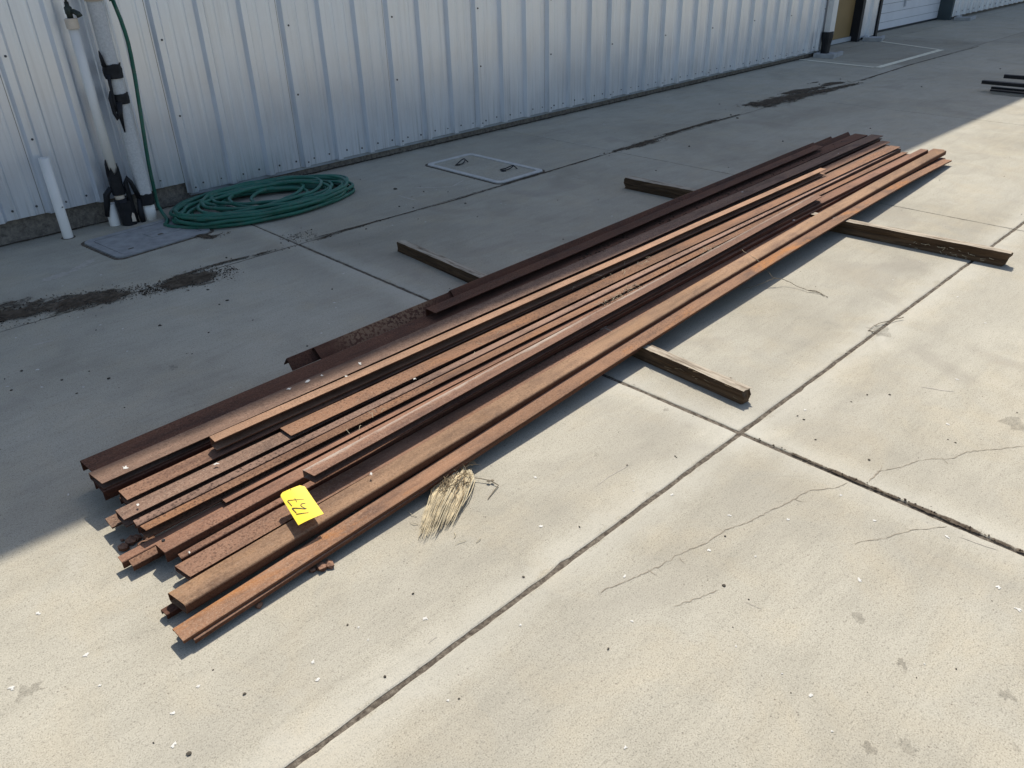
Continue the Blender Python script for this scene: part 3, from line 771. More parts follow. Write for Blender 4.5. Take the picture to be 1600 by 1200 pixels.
# ------------------------------------------------------------------ garden hose
def hose_path():
    P = []
    yh = 5.45
    for px, py in [(150, -330), (163, -150), (172, -10), (176, 0), (189, 32), (200, 66), (209, 110), (217, 160), (224, 205), (232, 255), (240, 292)]:
        p = W(px, py, yh if py > -100 else yh+.03); P.append(p)
    P += [Vector((G(247, 322, .06).x, G(247, 322, .06).y, .06)), Vector((*G(262, 344, .02)[:2], .022))]
    # drop at the left end of the coil, then loops
    loops = [ # centre x, centre y, half length, half width, turn of each loop
        (2.52, 5.10, .66, .37, -.10), (2.50, 5.04, .60, .34, -.16), (2.60, 5.12, .58, .38, -.02), (2.38, 5.08, .47, .26, -.22),
        (2.58, 5.12, .62, .37, .02), (2.34, 5.14, .40, .25, -.3), (2.70, 5.04, .50, .30, -.28), (2.46, 5.10, .56, .38, .12),
        (2.84, 5.05, .40, .22, -.25), (2.50, 5.17, .60, .36, -.08), (2.26, 5.10, .30, .19, .2), (2.74, 5.12, .42, .33, .1), (2.56, 5.06, .63, .39, -.14), (2.66, 5.16, .44, .22, -.3), (2.48, 5.08, .52, .30, -.1), (2.60, 5.02, .54, .30, -.2), (2.40, 5.16, .46, .30, .05), (2.62, 5.10, .50, .34, -.18)]
    a = PI*.98
    seg = 40
    tot = len(loops)*seg
    for i in range(tot):
        f = i/seg; k1 = int(f); k2 = min(k1+1, len(loops)-1); t = f-k1; t = t*t*(3-2*t)
        L = [x*(1-t)+y*t for x, y in zip(loops[k1], loops[k2])]
        ang = a - 2*PI*f * -1
        ex, ey = L[2]*math.cos(ang), L[3]*math.sin(ang)
        x = L[0]+ex*math.cos(L[4])-ey*math.sin(L[4]); y = L[1]+ex*math.sin(L[4])+ey*math.cos(L[4])
        x += noise.noise((ang*.9, k1*3.7, 1.3))*.045 + noise.noise((ang*2.7, k1*5.1, 7.7))*.012
        y += noise.noise((ang*.9, k1*2.9, 5.1))*.035 + noise.noise((ang*2.9, k1*4.3, 3.3))*.010
        y = min(y, 5.548)
        z = .014 + .0030*f + .009*(1+noise.noise((x*5, y*5, f*1.3)))*min(1, f/2)
        P.append(Vector((x, y, z)))
    p = P[-1]
    P += [p+Vector((.06, -.03, -.02)), p+Vector((.13, -.10, -.045))]
    return P
HP = hose_path()
def smooth_path(P, sub=3):
    out = []
    for i in range(len(P)-1):
        p0, p1, p2, p3 = P[max(0, i-1)], P[i], P[i+1], P[min(len(P)-1, i+2)]
        for s in range(sub):
            t = s/sub
            out.append(.5*((2*p1)+(p2-p0)*t+(2*p0-5*p1+4*p2-p3)*t*t+(3*p1-p0-3*p2+p3)*t*t*t))
    out.append(P[-1]); return out
ho = tag(empty('garden_hose', (2.5, 5.1, 0)), 'green garden hose hanging down the wall and coiled on the concrete', 'hose')
m2 = MB(); m2.tube([v-Vector((2.5, 5.1, 0)) for v in smooth_path(HP, 2)], .0120, 9); m2.build('hose_tube', M_hose, ho, True)
m2 = MB(); e0 = HP[-1]-Vector((2.5, 5.1, 0)); e1 = e0+(HP[-1]-HP[-2]).normalized()*.05
m2.tube([e0, e1], .017, 10); m2.build('hose_coupling', M_brass, ho)

# ------------------------------------------------------------------ lids set in the paving
def rrect(x0, x1, y0, y1, r, n=5):
    out = []
    for cx, cy, a0 in ((x1-r, y0+r, -PI/2), (x1-r, y1-r, 0), (x0+r, y1-r, PI/2), (x0+r, y0+r, PI)):
        for i in range(n+1):
            a = a0+PI/2*i/n; out.append((cx+r*math.cos(a), cy+r*math.sin(a)))
    return out
def ring(mbx, outer, inner, z0, z1):
    n = len(outer); V = [(x, y, z0) for x, y in outer]+[(x, y, z1) for x, y in outer]+[(x, y, z1) for x, y in inner]+[(x, y, z0) for x, y in inner]
    Fc = []
    for r in range(3):
        for i in range(n): j = (i+1) % n; Fc.append((r*n+i, r*n+j, (r+1)*n+j, (r+1)*n+i))
    mbx.add(V, Fc)
def plate(mbx, out, z0, z1):
    n = len(out); V = [(x, y, z0) for x, y in out]+[(x, y, z1) for x, y in out]
    mbx.add(V, [tuple(n+i for i in range(n))]+[(i, (i+1) % n, n+(i+1) % n, n+i) for i in range(n)])
la = tag(empty('valve_box', (1.68, 5.05, .0005), .10), 'grey plastic valve box lid in the concrete beside the hose coil', 'box lid')
m2 = MB(); ring(m2, rrect(-.31, .31, -.245, .235, .05), rrect(-.265, .265, -.20, .19, .02), -.005, .010); m2.build('lid_rim', M_lid, la)
m2 = MB(); plate(m2, rrect(-.258, .258, -.193, .183, .015), -.005, .008); m2.build('lid_plate', M_lid, la)
m2 = MB(); ring(m2, rrect(-.33, .33, -.265, .252, .06), rrect(-.315, .315, -.25, .24, .05), -.002, .0035); m2.build('dirt_gap', M_joint, la)
m2 = MB()
ring(m2, rrect(.0, .20, -.06, .07, .01), rrect(.006, .194, -.054, .064, .008), .0085, .0115); m2.build('raised_frame', M_lid, la)
m2 = MB(); plate(m2, rrect(.05, .085, -.05, -.02, .012, 3), .0085, .0092); m2.build('lift_slot', M_joint, la)
m2 = MB(); plate(m2, rrect(-.20, -.165, -.145, -.13, .004, 3), .0085, .0092); m2.build('lift_slot', M_joint, la)
lb = tag(empty('pull_box', (4.205, 4.655, .0005)), 'concrete pull box lid with a pale rim and two wire loops', 'box lid')
m2 = MB(); ring(m2, rrect(-.245, .245, -.435, .435, .05), rrect(-.205, .205, -.395, .395, .03), -.005, .009); m2.build('lid_rim', M_rim, lb)
m2 = MB(); plate(m2, rrect(-.20, .20, -.39, .39, .028), -.005, .005); m2.build('lid_plate', M_con, lb)
m2 = MB(); ring(m2, rrect(-.262, .262, -.447, .452, .055), rrect(-.249, .249, -.439, .439, .05), -.002, .003); m2.build('dirt_gap', M_joint, lb)
for sx, sy, rz in ((-.05, .22, .3), (.06, -.20, -.4)):
    m2 = MB(); pts = []
    for i in range(15):
        a = 2*PI*i/14*.93; q = Vector((.055*math.cos(a), .022*math.sin(a), .014+.022*max(0, math.cos(a))))
        q.rotate(Matrix.Rotation(rz, 3, 'Z')); pts.append(q+Vector((sx, sy, 0)))
    m2.tube(pts, .0045, 6); m2.tube([pts[0], pts[0]+Vector((.03, -.01, -.03))], .0045, 6)
    m2.tube([(sx-.06, sy+.0, .009), (sx-.03, sy-.02, .010)], .006, 6)
    m2.build('wire_loop', M_blacksteel, lb, True)

# ------------------------------------------------------------------ timbers under the steel
def timber(name, label, A, Bp, wd, h, seed, split):
    A = Vector(A); Bp = Vector(Bp); L = (Bp-A).length; mid = (A+Bp)/2
    rz = math.atan2(Bp.y-A.y, Bp.x-A.x)
    o = tag(empty(name, (mid.x, mid.y, .0005), rz), label, 'timber', 'timbers under the steel stack')
    nx = 90; prof = []
    ny, nz = 4, 6
    ringp = []
    for i in range(ny): ringp.append((-wd/2+wd*i/ny, 0))
    for i in range(nz): ringp.append((wd/2, h*i/nz))
    for i in range(ny): ringp.append((wd/2-wd*i/ny, h))
    for i in range(nz): ringp.append((-wd/2, h-h*i/nz))
    n = len(ringp); V = []; Fc = []; rs = random.Random(seed)
    jag = [rs.uniform(-.010, .010) for _ in ringp]
    for i in range(nx+1):
        t = i/nx; x = -L/2+L*t
        for q, (y, z) in enumerate(ringp):
            e = jag[q] if i in (0, nx) else 0
            if split and i >= nx-3: e += (-.02 if z < h*.45 else .004)
            d = noise.noise((x*2.2, y*60+seed, z*60))*.0025 + noise.noise((x*11, y*90+seed, z*90))*.0012
            zz = z
            if 0 < z < h: yy = y + d*2.2*math.copysign(1, y) - (.006*math.copysign(1, y) if split and abs(z-h*.5) < h*.10 and x > -.1 else 0)
            else: yy = y + d
            if z >= h: zz = h + d*1.1 - abs(rs.gauss(0, .0006))
            V.append((x+e, yy, zz))
    for i in range(nx):
        for q in range(n): Fc.append((i*n+q, i*n+(q+1) % n, (i+1)*n+(q+1) % n, (i+1)*n+q))
    Fc.append(tuple(range(n-1, -1, -1))); Fc.append(tuple(nx*n+q for q in range(n)))
    m3 = MB(); m3.add(V, Fc); m3.build('timber_beam', M_wood, o)
    return o, L
A1_, B1_ = G(623, 393), G(1164, 634)
to1, L1 = timber('timber_bearer', 'near weathered timber bearer sticking out past the front of the steel', (2.605, 3.64, 0), (2.452, 1.262, 0), .05, .061, 3, False)
to2, L2 = timber('timber_bearer', 'far dark timber bearer with a split end under the right half of the steel', (4.50, 3.46, 0), (4.625, 1.0, 0), .060, .078, 9, True)
# splinters curling off the front ends
m2 = MB(); rs = random.Random(5)
for i in range(26):
    x = L1/2-rs.uniform(.02, .55); y = -.026*1; 
    p = Vector((x, rs.choice([-1, 1])*.027, rs.uniform(.01, .06)))
    m2.tube([p, p+Vector((rs.uniform(.01, .04), rs.uniform(-.006, .006), rs.uniform(-.004, .008)))], [.0016, .0004], 4)
m2.build('splinters', M_straw2, to1)['kind'] = 'stuff'
m2 = MB()
for i in range(30):
    x = L2/2-rs.uniform(.02, .5)
    p = Vector((x, -.029*1, rs.uniform(.005, .05)))
    m2.tube([p, p+Vector((rs.uniform(-.02, .03), rs.uniform(-.014, .0), rs.uniform(-.01, .01)))], [.0014, .0004], 4)
m2.build('splinters', M_straw, to2)['kind'] = 'stuff'

# ------------------------------------------------------------------ rusty steel lengths
GRP = 'rusty steel lengths in the stack'
def prof_channel(w_, h, t=.0035, r=.004):
    a = w_/2
    return [(-a, -h), (-a, -r), (-a+r*.3, -r*.3), (-a+r, 0), (a-r, 0), (a-r*.3, -r*.3), (a, -r), (a, -h), (a-t, -h), (a-t, -t-.001), (-a+t, -t-.001), (-a+t, -h)]
def prof_roof(w_, h, t=.004):
    a = w_/2
    return [(-a, -h), (-.002, -.0005), (.002, -.0005), (a, -h), (a-t*.9, -h-t*.5), (0, -t*1.4), (-a+t*.9, -h-t*.5)]
def prof_angle(w_, h, t=.0035):
    a = w_/2                                  # flat leg on top, other leg down at the back (-1) side
    return [(-a, -h), (-a, -.002), (-a+.002, 0), (a, 0), (a, -t), (-a+t, -t), (-a+t, -h)]
def prof_c(w_, h, t=.0035):
    a = w_/2                                  # channel on its side, open towards the front
    return [(-a, -h), (-a, -.002), (-a+.002, 0), (a, 0), (a, -t), (-a+t, -t), (-a+t, -h+t), (a*.92, -h+t), (a*.92, -h)]
def prof_angle_front(w_, h, t=.0035):
    return [(-u, v) for u, v in reversed(prof_angle(w_, h, t))]
def rr_loop(w_, h, r, n=4):
    out = []
    for cx, cy, a0 in ((w_/2-r, -r, 0), (-w_/2+r, -r, PI/2), (-w_/2+r, -h+r, PI), (w_/2-r, -h+r, 1.5*PI)):
        for i in range(n+1):
            a = a0+PI/2*i/n; out.append((cx+r*math.cos(a), cy+r*math.sin(a)))
    return out
def zk(knots, t):
    if len(knots) == 2: return knots[0]+(knots[1]-knots[0])*t
    xs_ = (0, .343, .687, 1.0); k = knots
    r = 0
    for i in range(4):
        b = k[i]
        for j in range(4):
            if j != i: b *= (t-xs_[j])/(xs_[i]-xs_[j])
        r += b
    return r
def steel(name, label, L, R, w_, h, zs, kind, mat, cat='steel section', ext=(0, 0), bend=0.0, seed=0):
    """L, R: (back, front) corners of the top face at each end, measured at the end heights"""
    zl, zr = zs[0], zs[-1]
    a = (G(*L[0], zl)+G(*L[1], zl))/2; b = (G(*R[0], zr)+G(*R[1], zr))/2
    a.z = b.z = 0
    d = (b-a).normalized(); a = a-d*ext[0]; b = b+d*ext[1]
    ln = (b-a).length; mid = (a+b)/2; rz = math.atan2(d.y, d.x)
    if kind == 'channel': pr = [prof_channel(w_, h)]
    elif kind == 'roof': pr = [prof_roof(w_, h)]
    elif kind == 'cside': pr = [prof_c(w_, h)]
    elif kind == 'angle': pr = [prof_angle(w_, h)]
    elif kind == 'anglef': pr = [prof_angle_front(w_, h)]
    elif kind == 'flat': pr = [[(-w_/2, -h), (-w_/2, 0), (w_/2, 0), (w_/2, -h)]]
    else: pr = [rr_loop(w_, h, .009), rr_loop(w_-.007, h-.007, .006)]
    n = 48; V = []; Fc = []
    rs = random.Random(seed); skew = rs.uniform(-.5, .5)*w_*.25
    for lp, p in enumerate(pr):
        off = len(V); m = len(p); dz = -.0035 if lp else 0
        for i in range(n+1):
            t = i/n; x = -ln/2+ln*t; z = zk(zs, t)
            yb = bend*(1-(2*t-1)**2) + noise.noise((x*.7, seed*3.3, 0))*.0042 + noise.noise((x*3.1, seed*7.3, 2))*.0009
            zz = z + noise.noise((x*1.1, seed*5.1, 4))*.0018
            for u, v in p:
                e = (u/w_*skew if i in (0, n) else 0)
                # local +y is the back (towards the wall): u<0 is the back edge
                V.append((x+e, yb-u, zz+v+dz))
        for i in range(n):
            for q in range(m):
                f = (off+i*m+q, off+(i+1)*m+q, off+(i+1)*m+(q+1) % m, off+i*m+(q+1) % m)
                Fc.append(f if not lp else f[::-1])
        if len(pr) == 1:
            Fc.append(tuple(off+q for q in range(m))); Fc.append(tuple(off+n*m+q for q in range(m-1, -1, -1)))
    if len(pr) == 2:
        m = len(pr[0]); o2 = (n+1)*m
        for e in (0, n):
            for q in range(m):
                f = (e*m+q, e*m+(q+1) % m, o2+e*m+(q+1) % m, o2+e*m+q)
                Fc.append(f if e == 0 else f[::-1])
    me = mesh(name, V, Fc)
    bm = bmesh.new(); bm.from_mesh(me); bmesh.ops.recalc_face_normals(bm, faces=bm.faces); bm.to_mesh(me); bm.free()
    o = link(name, me, mat); o.location = mid; o.rotation_euler = (0, 0, rz)
    tag(o, label, cat, GRP); return o
P_ = lambda a, b: (a, b)
DZ = .012
# back of the stack ------------------------------------------------------
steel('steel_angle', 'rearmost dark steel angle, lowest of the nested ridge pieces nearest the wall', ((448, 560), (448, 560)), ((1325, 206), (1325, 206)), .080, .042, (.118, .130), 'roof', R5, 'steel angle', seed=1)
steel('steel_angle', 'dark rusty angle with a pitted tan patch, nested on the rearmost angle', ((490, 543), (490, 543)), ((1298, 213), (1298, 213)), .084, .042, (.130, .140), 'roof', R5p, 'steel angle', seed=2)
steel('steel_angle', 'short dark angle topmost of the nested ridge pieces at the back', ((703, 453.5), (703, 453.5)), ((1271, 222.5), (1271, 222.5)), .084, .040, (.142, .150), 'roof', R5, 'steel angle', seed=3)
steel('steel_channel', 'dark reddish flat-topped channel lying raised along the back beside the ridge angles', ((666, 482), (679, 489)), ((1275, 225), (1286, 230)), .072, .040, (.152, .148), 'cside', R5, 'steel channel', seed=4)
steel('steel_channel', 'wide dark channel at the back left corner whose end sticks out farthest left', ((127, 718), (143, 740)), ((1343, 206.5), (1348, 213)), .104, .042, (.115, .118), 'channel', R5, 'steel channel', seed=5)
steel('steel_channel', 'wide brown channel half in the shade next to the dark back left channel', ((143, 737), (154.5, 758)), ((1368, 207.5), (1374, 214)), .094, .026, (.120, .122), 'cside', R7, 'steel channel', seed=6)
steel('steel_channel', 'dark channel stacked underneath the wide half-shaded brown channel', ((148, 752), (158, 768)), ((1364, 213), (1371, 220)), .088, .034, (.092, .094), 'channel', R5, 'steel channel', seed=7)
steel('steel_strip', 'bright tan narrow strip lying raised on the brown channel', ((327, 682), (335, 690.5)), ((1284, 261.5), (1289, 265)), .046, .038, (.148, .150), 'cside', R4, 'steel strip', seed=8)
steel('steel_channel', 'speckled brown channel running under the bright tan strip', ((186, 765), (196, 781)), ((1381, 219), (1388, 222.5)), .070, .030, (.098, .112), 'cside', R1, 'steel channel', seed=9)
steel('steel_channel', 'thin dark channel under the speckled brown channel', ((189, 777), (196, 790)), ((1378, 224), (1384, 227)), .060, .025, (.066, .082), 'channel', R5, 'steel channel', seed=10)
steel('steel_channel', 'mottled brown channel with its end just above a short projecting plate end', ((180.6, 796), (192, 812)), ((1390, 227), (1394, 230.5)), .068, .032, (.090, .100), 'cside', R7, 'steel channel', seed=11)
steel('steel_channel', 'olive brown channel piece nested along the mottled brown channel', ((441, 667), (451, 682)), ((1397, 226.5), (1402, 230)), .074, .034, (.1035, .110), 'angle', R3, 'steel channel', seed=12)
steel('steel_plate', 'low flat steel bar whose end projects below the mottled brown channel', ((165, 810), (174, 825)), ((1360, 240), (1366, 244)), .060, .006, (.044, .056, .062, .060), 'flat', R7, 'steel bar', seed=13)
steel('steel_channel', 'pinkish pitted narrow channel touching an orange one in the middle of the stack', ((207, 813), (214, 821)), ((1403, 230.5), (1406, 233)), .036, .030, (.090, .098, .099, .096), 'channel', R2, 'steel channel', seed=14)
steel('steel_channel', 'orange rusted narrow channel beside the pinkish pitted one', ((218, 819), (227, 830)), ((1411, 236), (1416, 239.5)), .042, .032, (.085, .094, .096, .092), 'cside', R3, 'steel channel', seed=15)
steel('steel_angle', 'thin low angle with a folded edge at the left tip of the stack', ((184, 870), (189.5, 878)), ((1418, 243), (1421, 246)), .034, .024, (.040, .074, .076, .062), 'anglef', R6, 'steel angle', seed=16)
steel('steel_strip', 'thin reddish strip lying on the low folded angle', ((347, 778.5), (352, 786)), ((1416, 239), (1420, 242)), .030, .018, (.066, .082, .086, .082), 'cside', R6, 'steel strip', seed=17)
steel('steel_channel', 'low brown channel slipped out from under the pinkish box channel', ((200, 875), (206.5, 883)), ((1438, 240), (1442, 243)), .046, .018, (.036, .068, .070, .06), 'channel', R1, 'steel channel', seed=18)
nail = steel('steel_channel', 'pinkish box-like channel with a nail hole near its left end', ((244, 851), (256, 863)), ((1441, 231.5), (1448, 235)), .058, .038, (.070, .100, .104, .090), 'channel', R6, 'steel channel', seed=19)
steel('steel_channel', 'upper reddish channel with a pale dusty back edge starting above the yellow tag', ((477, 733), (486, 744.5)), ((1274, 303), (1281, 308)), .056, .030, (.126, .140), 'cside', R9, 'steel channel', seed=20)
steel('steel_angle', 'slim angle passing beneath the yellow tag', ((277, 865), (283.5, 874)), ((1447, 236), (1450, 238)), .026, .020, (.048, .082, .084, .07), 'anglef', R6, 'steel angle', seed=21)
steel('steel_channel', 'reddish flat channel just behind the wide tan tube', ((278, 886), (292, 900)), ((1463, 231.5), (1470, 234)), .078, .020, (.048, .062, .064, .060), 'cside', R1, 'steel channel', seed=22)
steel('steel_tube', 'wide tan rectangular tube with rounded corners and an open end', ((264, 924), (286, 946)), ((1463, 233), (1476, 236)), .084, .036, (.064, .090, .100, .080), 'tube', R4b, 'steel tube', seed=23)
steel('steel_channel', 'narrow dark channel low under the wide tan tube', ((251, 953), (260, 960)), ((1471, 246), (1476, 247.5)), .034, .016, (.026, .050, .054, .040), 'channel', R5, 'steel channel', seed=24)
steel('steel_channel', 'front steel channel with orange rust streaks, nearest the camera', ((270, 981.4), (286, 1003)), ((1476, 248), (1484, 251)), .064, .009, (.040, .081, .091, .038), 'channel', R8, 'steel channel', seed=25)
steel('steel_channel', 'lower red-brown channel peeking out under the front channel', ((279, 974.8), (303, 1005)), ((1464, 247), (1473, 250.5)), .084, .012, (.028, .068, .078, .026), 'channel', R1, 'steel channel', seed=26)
hp0 = G(255.5, 844.5, .0715); lp = hp0-nail.location; lp.rotate(Matrix.Rotation(-nail.rotation_euler.z, 3, 'Z'))
m2 = MB(); m2.lathe([(.0055, 0), (.0045, .0008), (0, .0008)], 10, Matrix.Translation((lp.x, lp.y, .0735))); m2.build('nail_hole', M_black, nail)
# rust flakes and clods at the left tip
m2 = MB()
for i, (px, py, r) in enumerate([(190, 841, 5), (193, 854, 11), (205, 843, 10), (212, 838, 9), (222, 848, 9), (232, 838, 10), (228, 873, 5), (404, 943, 8), (503, 884, 13), (514, 879, 10), (488, 888, 7)]):
    p = G(px, py, .012); dep = (p-Vector((0, 0, CAMH))).length; r2 = r*.9*dep/F
    m2.blob((p.x, p.y, r2*.35+.001), r2, i+31, .5)
tag(m2.build('rust_flakes', R1), kind='stuff')

# black steel lengths at the right edge
for i, (a, la_, y2) in enumerate([((1536, 125), 'longest black steel bar of the small heap at the right edge', 0), ((1570, 116), 'black steel bar at the back of the small heap at the right edge', 0),
                             ((1550, 135), 'thin black steel bar in the front middle of the small heap at the right edge', 0), ((1548, 139), 'black steel bar lying nearest the sunlit concrete in the heap at the right edge', 0)]):
    z = (.11, .10, .05, .045)[i]; p = G(*a, z)
    d = (G(1606, 131, .1)-G(1536, 125, .1)).normalized()
    d.rotate(Matrix.Rotation((0, .05, -.02, -.03)[i], 3, 'Z')); q = p; q = p+d*2.6
    m2 = MB(); wv = (.07, .055, .045, .04)[i]; hv = (.036, .04, .022, .02)[i]
    m = Matrix.Translation(((p.x+q.x)/2, (p.y+q.y)/2, 0))
    rz = math.atan2(d.y, d.x)
    out = rr_loop(wv, hv, .006, 2); n = len(out); V = []
    for x in (-1.3, 1.3): V += [(x, u, v+z) for u, v in out]
    m2.add(V, [tuple(range(n)), tuple(n+q_ for q_ in range(n-1, -1, -1))]+[(q_, n+q_, n+(q_+1) % n, (q_+1) % n) for q_ in range(n)])
    o = m2.build('black_steel_bar', M_blacksteel); o.location = ((p.x+q.x)/2, (p.y+q.y)/2, 0); o.rotation_euler = (0, 0, rz)
    tag(o, la_, 'steel bar', 'black steel bars at the right edge')

# ------------------------------------------------------------------ yellow lot tag with handwritten 157
TZ0 = .1085
tc = G(470, 790, TZ0)
tg = tag(empty('lot_tag', (tc.x, tc.y, TZ0)), 'bright yellow paper tag handwritten 157 lying on the steel', 'tag')
def tp_(px, py, dz=0):
    x = (px-15)/13.333+0; X_, Y_ = 420+px/13.333, 740+py/13.333
    p = G(X_, Y_, TZ0)
    # slight tilt and curl: the far corner rests on the higher channel
    return Vector((p.x-tc.x, p.y-tc.y, dz))
corners = [(215, 490), (225, 460), (245, 428), (590, 262), (640, 252), (705, 256), (740, 300), (1145, 835), (615, 1075)]
c0, c1, c2, c3 = (225, 455), (725, 250), (1145, 835), (615, 1075)
n = 14; V = []; Fc = []
def curl(s, t): return .004*math.sin(s*PI)*(.5) + .006*(1-t)**2
for i in range(n+1):
    for j in range(n+1):
        s, t = i/n, j/n
        x = (c0[0]*(1-s)+c1[0]*s)*(1-t)+(c3[0]*(1-s)+c2[0]*s)*t
        y = (c0[1]*(1-s)+c1[1]*s)*(1-t)+(c3[1]*(1-s)+c2[1]*s)*t
        if t < .07:                          # clipped top corners
            k = 1-t/.07
            if s < .12: x += 30*k*(1-s/.12); y += 40*k*(1-s/.12)*.6
            if s > .88: x -= 5*k*(s-.88)/.12; y += 45*k*(s-.88)/.12
        V.append(tp_(x, y, curl(s, t)))
for i in range(n):
    for j in range(n): Fc.append((i*(n+1)+j, i*(n+1)+j+1, (i+1)*(n+1)+j+1, (i+1)*(n+1)+j))
V2 = [v-Vector((0, 0, .0006)) for v in V]; nn = len(V)
Fc2 = [tuple(nn+i for i in f[::-1]) for f in Fc]
edge = [j for j in range(n+1)] + [i*(n+1)+n for i in range(1, n+1)] + [n*(n+1)+j for j in range(n-1, -1, -1)] + [i*(n+1) for i in range(n-1, 0, -1)]
Fc3 = [(edge[i], nn+edge[i], nn+edge[(i+1) % len(edge)], edge[(i+1) % len(edge)]) for i in range(len(edge))]
m2 = MB(); m2.add(V+V2, Fc+Fc2+Fc3); m2.build('tag_card', M_yellow, tg)
def inv(px, py):
    # approximate bilinear inverse for the curl height
    t = ((px-c0[0])*.5+(py-c0[1]))/820.; s = ((px-c0[0])-.42*(py-c0[1]))/560.
    return max(0, min(1, s)), max(0, min(1, t))
def stroke(pts, wd):
    m3 = MB(); P = []
    for a, b in zip(pts, pts[1:]):
        for i in range(5): P.append((a[0]+(b[0]-a[0])*i/5, a[1]+(b[1]-a[1])*i/5))
    P.append(pts[-1]); V = []; Fc = []
    for i, p in enumerate(P):
        a = P[max(0, i-1)]; b = P[min(len(P)-1, i+1)]; d = Vector((b[0]-a[0], b[1]-a[1])).normalized()
        z = curl(*inv(*p))+.0009
        V += [tp_(p[0]-d.y*wd, p[1]+d.x*wd, z), tp_(p[0]+d.y*wd, p[1]-d.x*wd, z)]
    for i in range(len(P)-1): Fc.append((2*i, 2*i+1, 2*i+3, 2*i+2))
    m3.add(V, Fc); return m3
d1 = stroke([(575, 860), (740, 838), (955, 812)], 7); d1.build('digit_one', M_ink, tg)
d5 = stroke([(578, 835), (545, 800), (515, 770), (488, 742), (560, 738), (650, 742), (735, 752), (792, 748), (730, 728), (690, 705), (668, 680), (680, 655), (720, 640), (780, 636), (835, 650), (868, 680), (880, 712)], 9); d5.build('digit_five', M_ink, tg)
d7 = stroke([(485, 695), (440, 645), (395, 600)], 8); s2 = stroke([(400, 588), (560, 572), (735, 560)], 5); s3 = stroke([(545, 545), (570, 580), (587, 618)], 6)
d7.add(s2.V, s2.F); d7.add(s3.V, s3.F); d7.build('digit_seven', M_ink, tg)
hp = tp_(465, 378, curl(.5, .08)+.0009); m2 = MB(); m2.add([hp+Vector((.0022*math.cos(a), .0022*math.sin(a), 0)) for a in [i*PI/4 for i in range(8)]], [tuple(range(8))]); m2.build('punched_hole', M_ink, tg)

# ------------------------------------------------------------------ dead weed clump and twigs
cw = G(716, 738); wd_ = tag(empty('dead_weed', (cw.x, cw.y, 0)), 'dry straw coloured weed clump with its roots against the front channel', 'weed')
def wl(px, py, z): p = G(px, py, z); return Vector((p.x-cw.x, p.y-cw.y, z))
m2 = MB(); rs = random.Random(12)
for i in range(400):
    u = rs.uniform(-1, 1); v = rs.uniform(.55, 1)**.8
    sx, sy = 716+u*22+rs.uniform(-4, 4), 735+abs(u)*9+rs.uniform(-9, 7)
    ex, ey = 678+u*27-(1-v)*0+rs.uniform(-5, 5), 828+u*-13+rs.uniform(-12, 12)
    ex = sx+(ex-sx)*v; ey = sy+(ey-sy)*v
    if rs.random() < .08: ex += rs.uniform(-10, 10)
    h0 = rs.uniform(.006, .034); hm = rs.uniform(.012, .055)*(1-abs(u)*.45); h1 = rs.uniform(.002, .016)
    mx, my = (sx*.55+ex*.45)+u*5+rs.uniform(-3, 3), sy*.55+ey*.45+rs.uniform(-4, 4)
    a, b, c = wl(sx, sy, h0), wl(mx, my, hm), wl(ex, ey, h1)
    pts = []
    for q in range(7):
        t = q/6; pts.append((1-t)**2*a+2*t*(1-t)*b+t*t*c+Vector((rs.uniform(-1, 1), rs.uniform(-1, 1), 0))*.0022)
    r = rs.uniform(.0008, .0020); m2.tube(pts, [r, r*1.2, r*1.2, r, r*.9, r*.7, r*.3], 4, False)
m2.build('straw_stems', M_straw, wd_)['kind'] = 'stuff'
m2 = MB()
for i in range(90):
    a = wl(712+rs.uniform(-22, 22), 742+rs.uniform(-10, 14), rs.uniform(.01, .05))
    b = wl(700+rs.uniform(-30, 26), 778+rs.uniform(-22, 18), rs.uniform(.008, .035))
    c = a.lerp(b, .5)+Vector((rs.uniform(-.02, .02), rs.uniform(-.02, .02), rs.uniform(-.004, .012)))
    m2.tube([a, a.lerp(c, .6), c, c.lerp(b, .6), b], [.0013, .0012, .0011, .0008, .0004], 4, False)
m2.build('root_tangle', M_straw2, wd_)['kind'] = 'stuff'
m2 = MB()
for i in range(110):
    a0 = rs.uniform(-2.2, 1.2); L = rs.uniform(.02, .055)
    a = wl(714+rs.uniform(-16, 16), 733+rs.uniform(-8, 8), rs.uniform(.01, .035))
    b = a+Vector((math.cos(a0+.9)*L, math.sin(a0+.9)*L, rs.uniform(-.004, .02)))
    c = a.lerp(b, .5)+Vector((rs.uniform(-.012, .012), rs.uniform(-.012, .012), rs.uniform(0, .012)))
    m2.tube([a, c, b], [.0011, .0009, .0004], 4, False)
m2.build('root_tuft', M_straw2, wd_)['kind'] = 'stuff'
m2 = MB()
for i in range(6):
    a = wl(rs.uniform(640, 745), rs.uniform(770, 850), .0025); an = rs.uniform(0, PI); L = rs.uniform(.02, .07)
    d = Vector((math.cos(an)*L, math.sin(an)*L, 0)); m2.tube([a, a+d*.5+Vector((rs.uniform(-.006, .006), rs.uniform(-.006, .006), .003)), a+d], [.0012, .0012, .0005], 4, False)
m2.build('loose_straws', M_straw, wd_)['kind'] = 'stuff'
m2 = MB(); q = [wl(738, 746, .012), wl(752, 748, .012), wl(766, 751, .010), wl(779, 758, .006), wl(771, 768, .005), wl(762, 780, .003)]
m2.tube(q, [.0016, .0016, .0018, .0018, .0018, .0012], 5)
for i in range(7): m2.blob(q[2]+Vector((rs.uniform(-.008, .008), rs.uniform(-.008, .008), 0)), .004, i, .6)
m2.build('side_twig', M_twig, wd_)

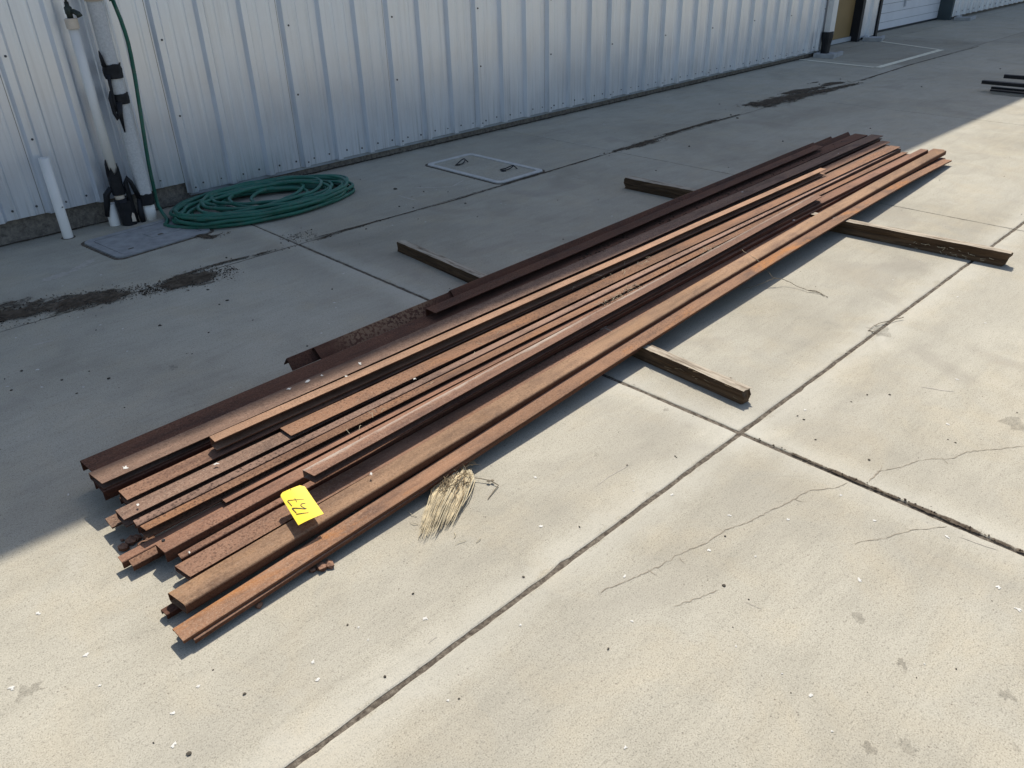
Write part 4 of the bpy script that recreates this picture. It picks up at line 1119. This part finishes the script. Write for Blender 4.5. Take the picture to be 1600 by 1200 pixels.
def twig(label, paths, loc):
    c = G(*loc); o = tag(empty('twig', (c.x, c.y, 0)), label, 'twig')
    rs = random.Random(3)
    for path in paths:
        m3 = MB(); P = []
        for px, py, z in path: p = G(px, py, z); P.append(Vector((p.x-c.x, p.y-c.y, z)))
        Q = smooth_path(P, 4); Q = [v+Vector((rs.gauss(0, .0012), rs.gauss(0, .0012), abs(rs.gauss(0, .0008)))) for v in Q]
        nq = len(Q); m3.tube(Q, [.0022-.0012*i/nq for i in range(nq)], 5)
        for v in Q[len(Q)//2:]:
            if rs.random() < .45: m3.blob(v, .0035, rs.random(), .7)
        m3.build('stem', M_twig, o)
    return o
twig('thin branching twig leaning from the front channel onto the sunlit concrete',
     [[(1156, 388, .092), (1166, 396, .094), (1185, 408, .094), (1205, 431, .05), (1212, 435, .04), (1225, 437, .03), (1245, 447, .012), (1264, 454, .008), (1280, 458, .005), (1293, 464, .003)],
      [(1212, 434, .04), (1195, 441, .03), (1178, 447, .02), (1160, 452, .01)], [(1264, 454, .008), (1276, 455, .006), (1287, 462, .003)]], (1250, 450))
twig('small bent brown twig lying across the paving joint', [[(1412, 496, .010), (1395, 500, .009), (1375, 505, .007), (1366, 509, .005), (1357, 516, .003)], [(1357, 516, .003), (1364, 518, .003), (1371, 521, .003)]], (1380, 506))
# dead grass and grit caught on the steel
m2 = MB(); rs = random.Random(8)
def strand(px, py, z, L=.05, r=.0009):
    p = G(px, py, z); a0 = rs.uniform(0, 2*PI)
    d = Vector((math.cos(a0)*L, math.sin(a0)*L*.6, rs.uniform(0, .006)))
    m2.tube([p, p+d*.5+Vector((rs.uniform(-.01, .01), rs.uniform(-.01, .01), .006)), p+d], [r, r, r*.4], 4, False)
for i in range(34): t = rs.random(); strand(938+60*t+rs.uniform(-6, 6), 478-33*t+rs.uniform(-5, 5), .114, rs.uniform(.02, .06))
for i in range(14): t = rs.random(); strand(900+120*t+rs.uniform(-8, 8), 452-50*t+rs.uniform(-5, 5), .114, rs.uniform(.02, .07))
for i in range(10): t = rs.random(); strand(520+300*t, 690-195*t+rs.uniform(-8, 8), .113, rs.uniform(.02, .05))
for i in range(12): strand(1110+rs.uniform(-14, 18), 388+rs.uniform(-6, 6), .112, rs.uniform(.03, .08))
tag(m2.build('dead_grass', M_straw), kind='stuff')
m2 = MB()
for i in range(240):
    t = rs.random(); p = G(905+410*t+rs.uniform(-5, 5), 397-178*t+rs.uniform(-6, 6)+6, .118)
    m2.blob(p, rs.choice([.002, .003, .005, .007]), i, .5)
for i in range(90):
    t = rs.random(); p = G(940+60*t+rs.uniform(-5, 5), 478-33*t+rs.uniform(-4, 4), .113); m2.blob(p, rs.choice([.002, .003, .004]), i, .5)
tag(m2.build('caught_grit', M_dirt), kind='stuff')
m2 = MB()
for i, (px, py, z) in enumerate([(452, 608, .122), (480, 596, .122), (503, 587, .122), (562, 568, .122), (541, 588, .122), (647, 592, .10), (725, 447, .13), (296, 864, .052), (580, 741, .09), (1048, 388, .10), (1150, 377, .095), (1240, 344, .095), (338, 725, .1), (215, 789, .1), (196, 731, .12), (1310, 240, .12), (1160, 300, .13)]):
    p = G(px, py, z); splat(m2, p.x, p.y, rs.uniform(.004, .009), z+.0015, i, 1.7, rs.uniform(0, 3))
tag(m2.build('bird_droppings', M_white), kind='stuff')
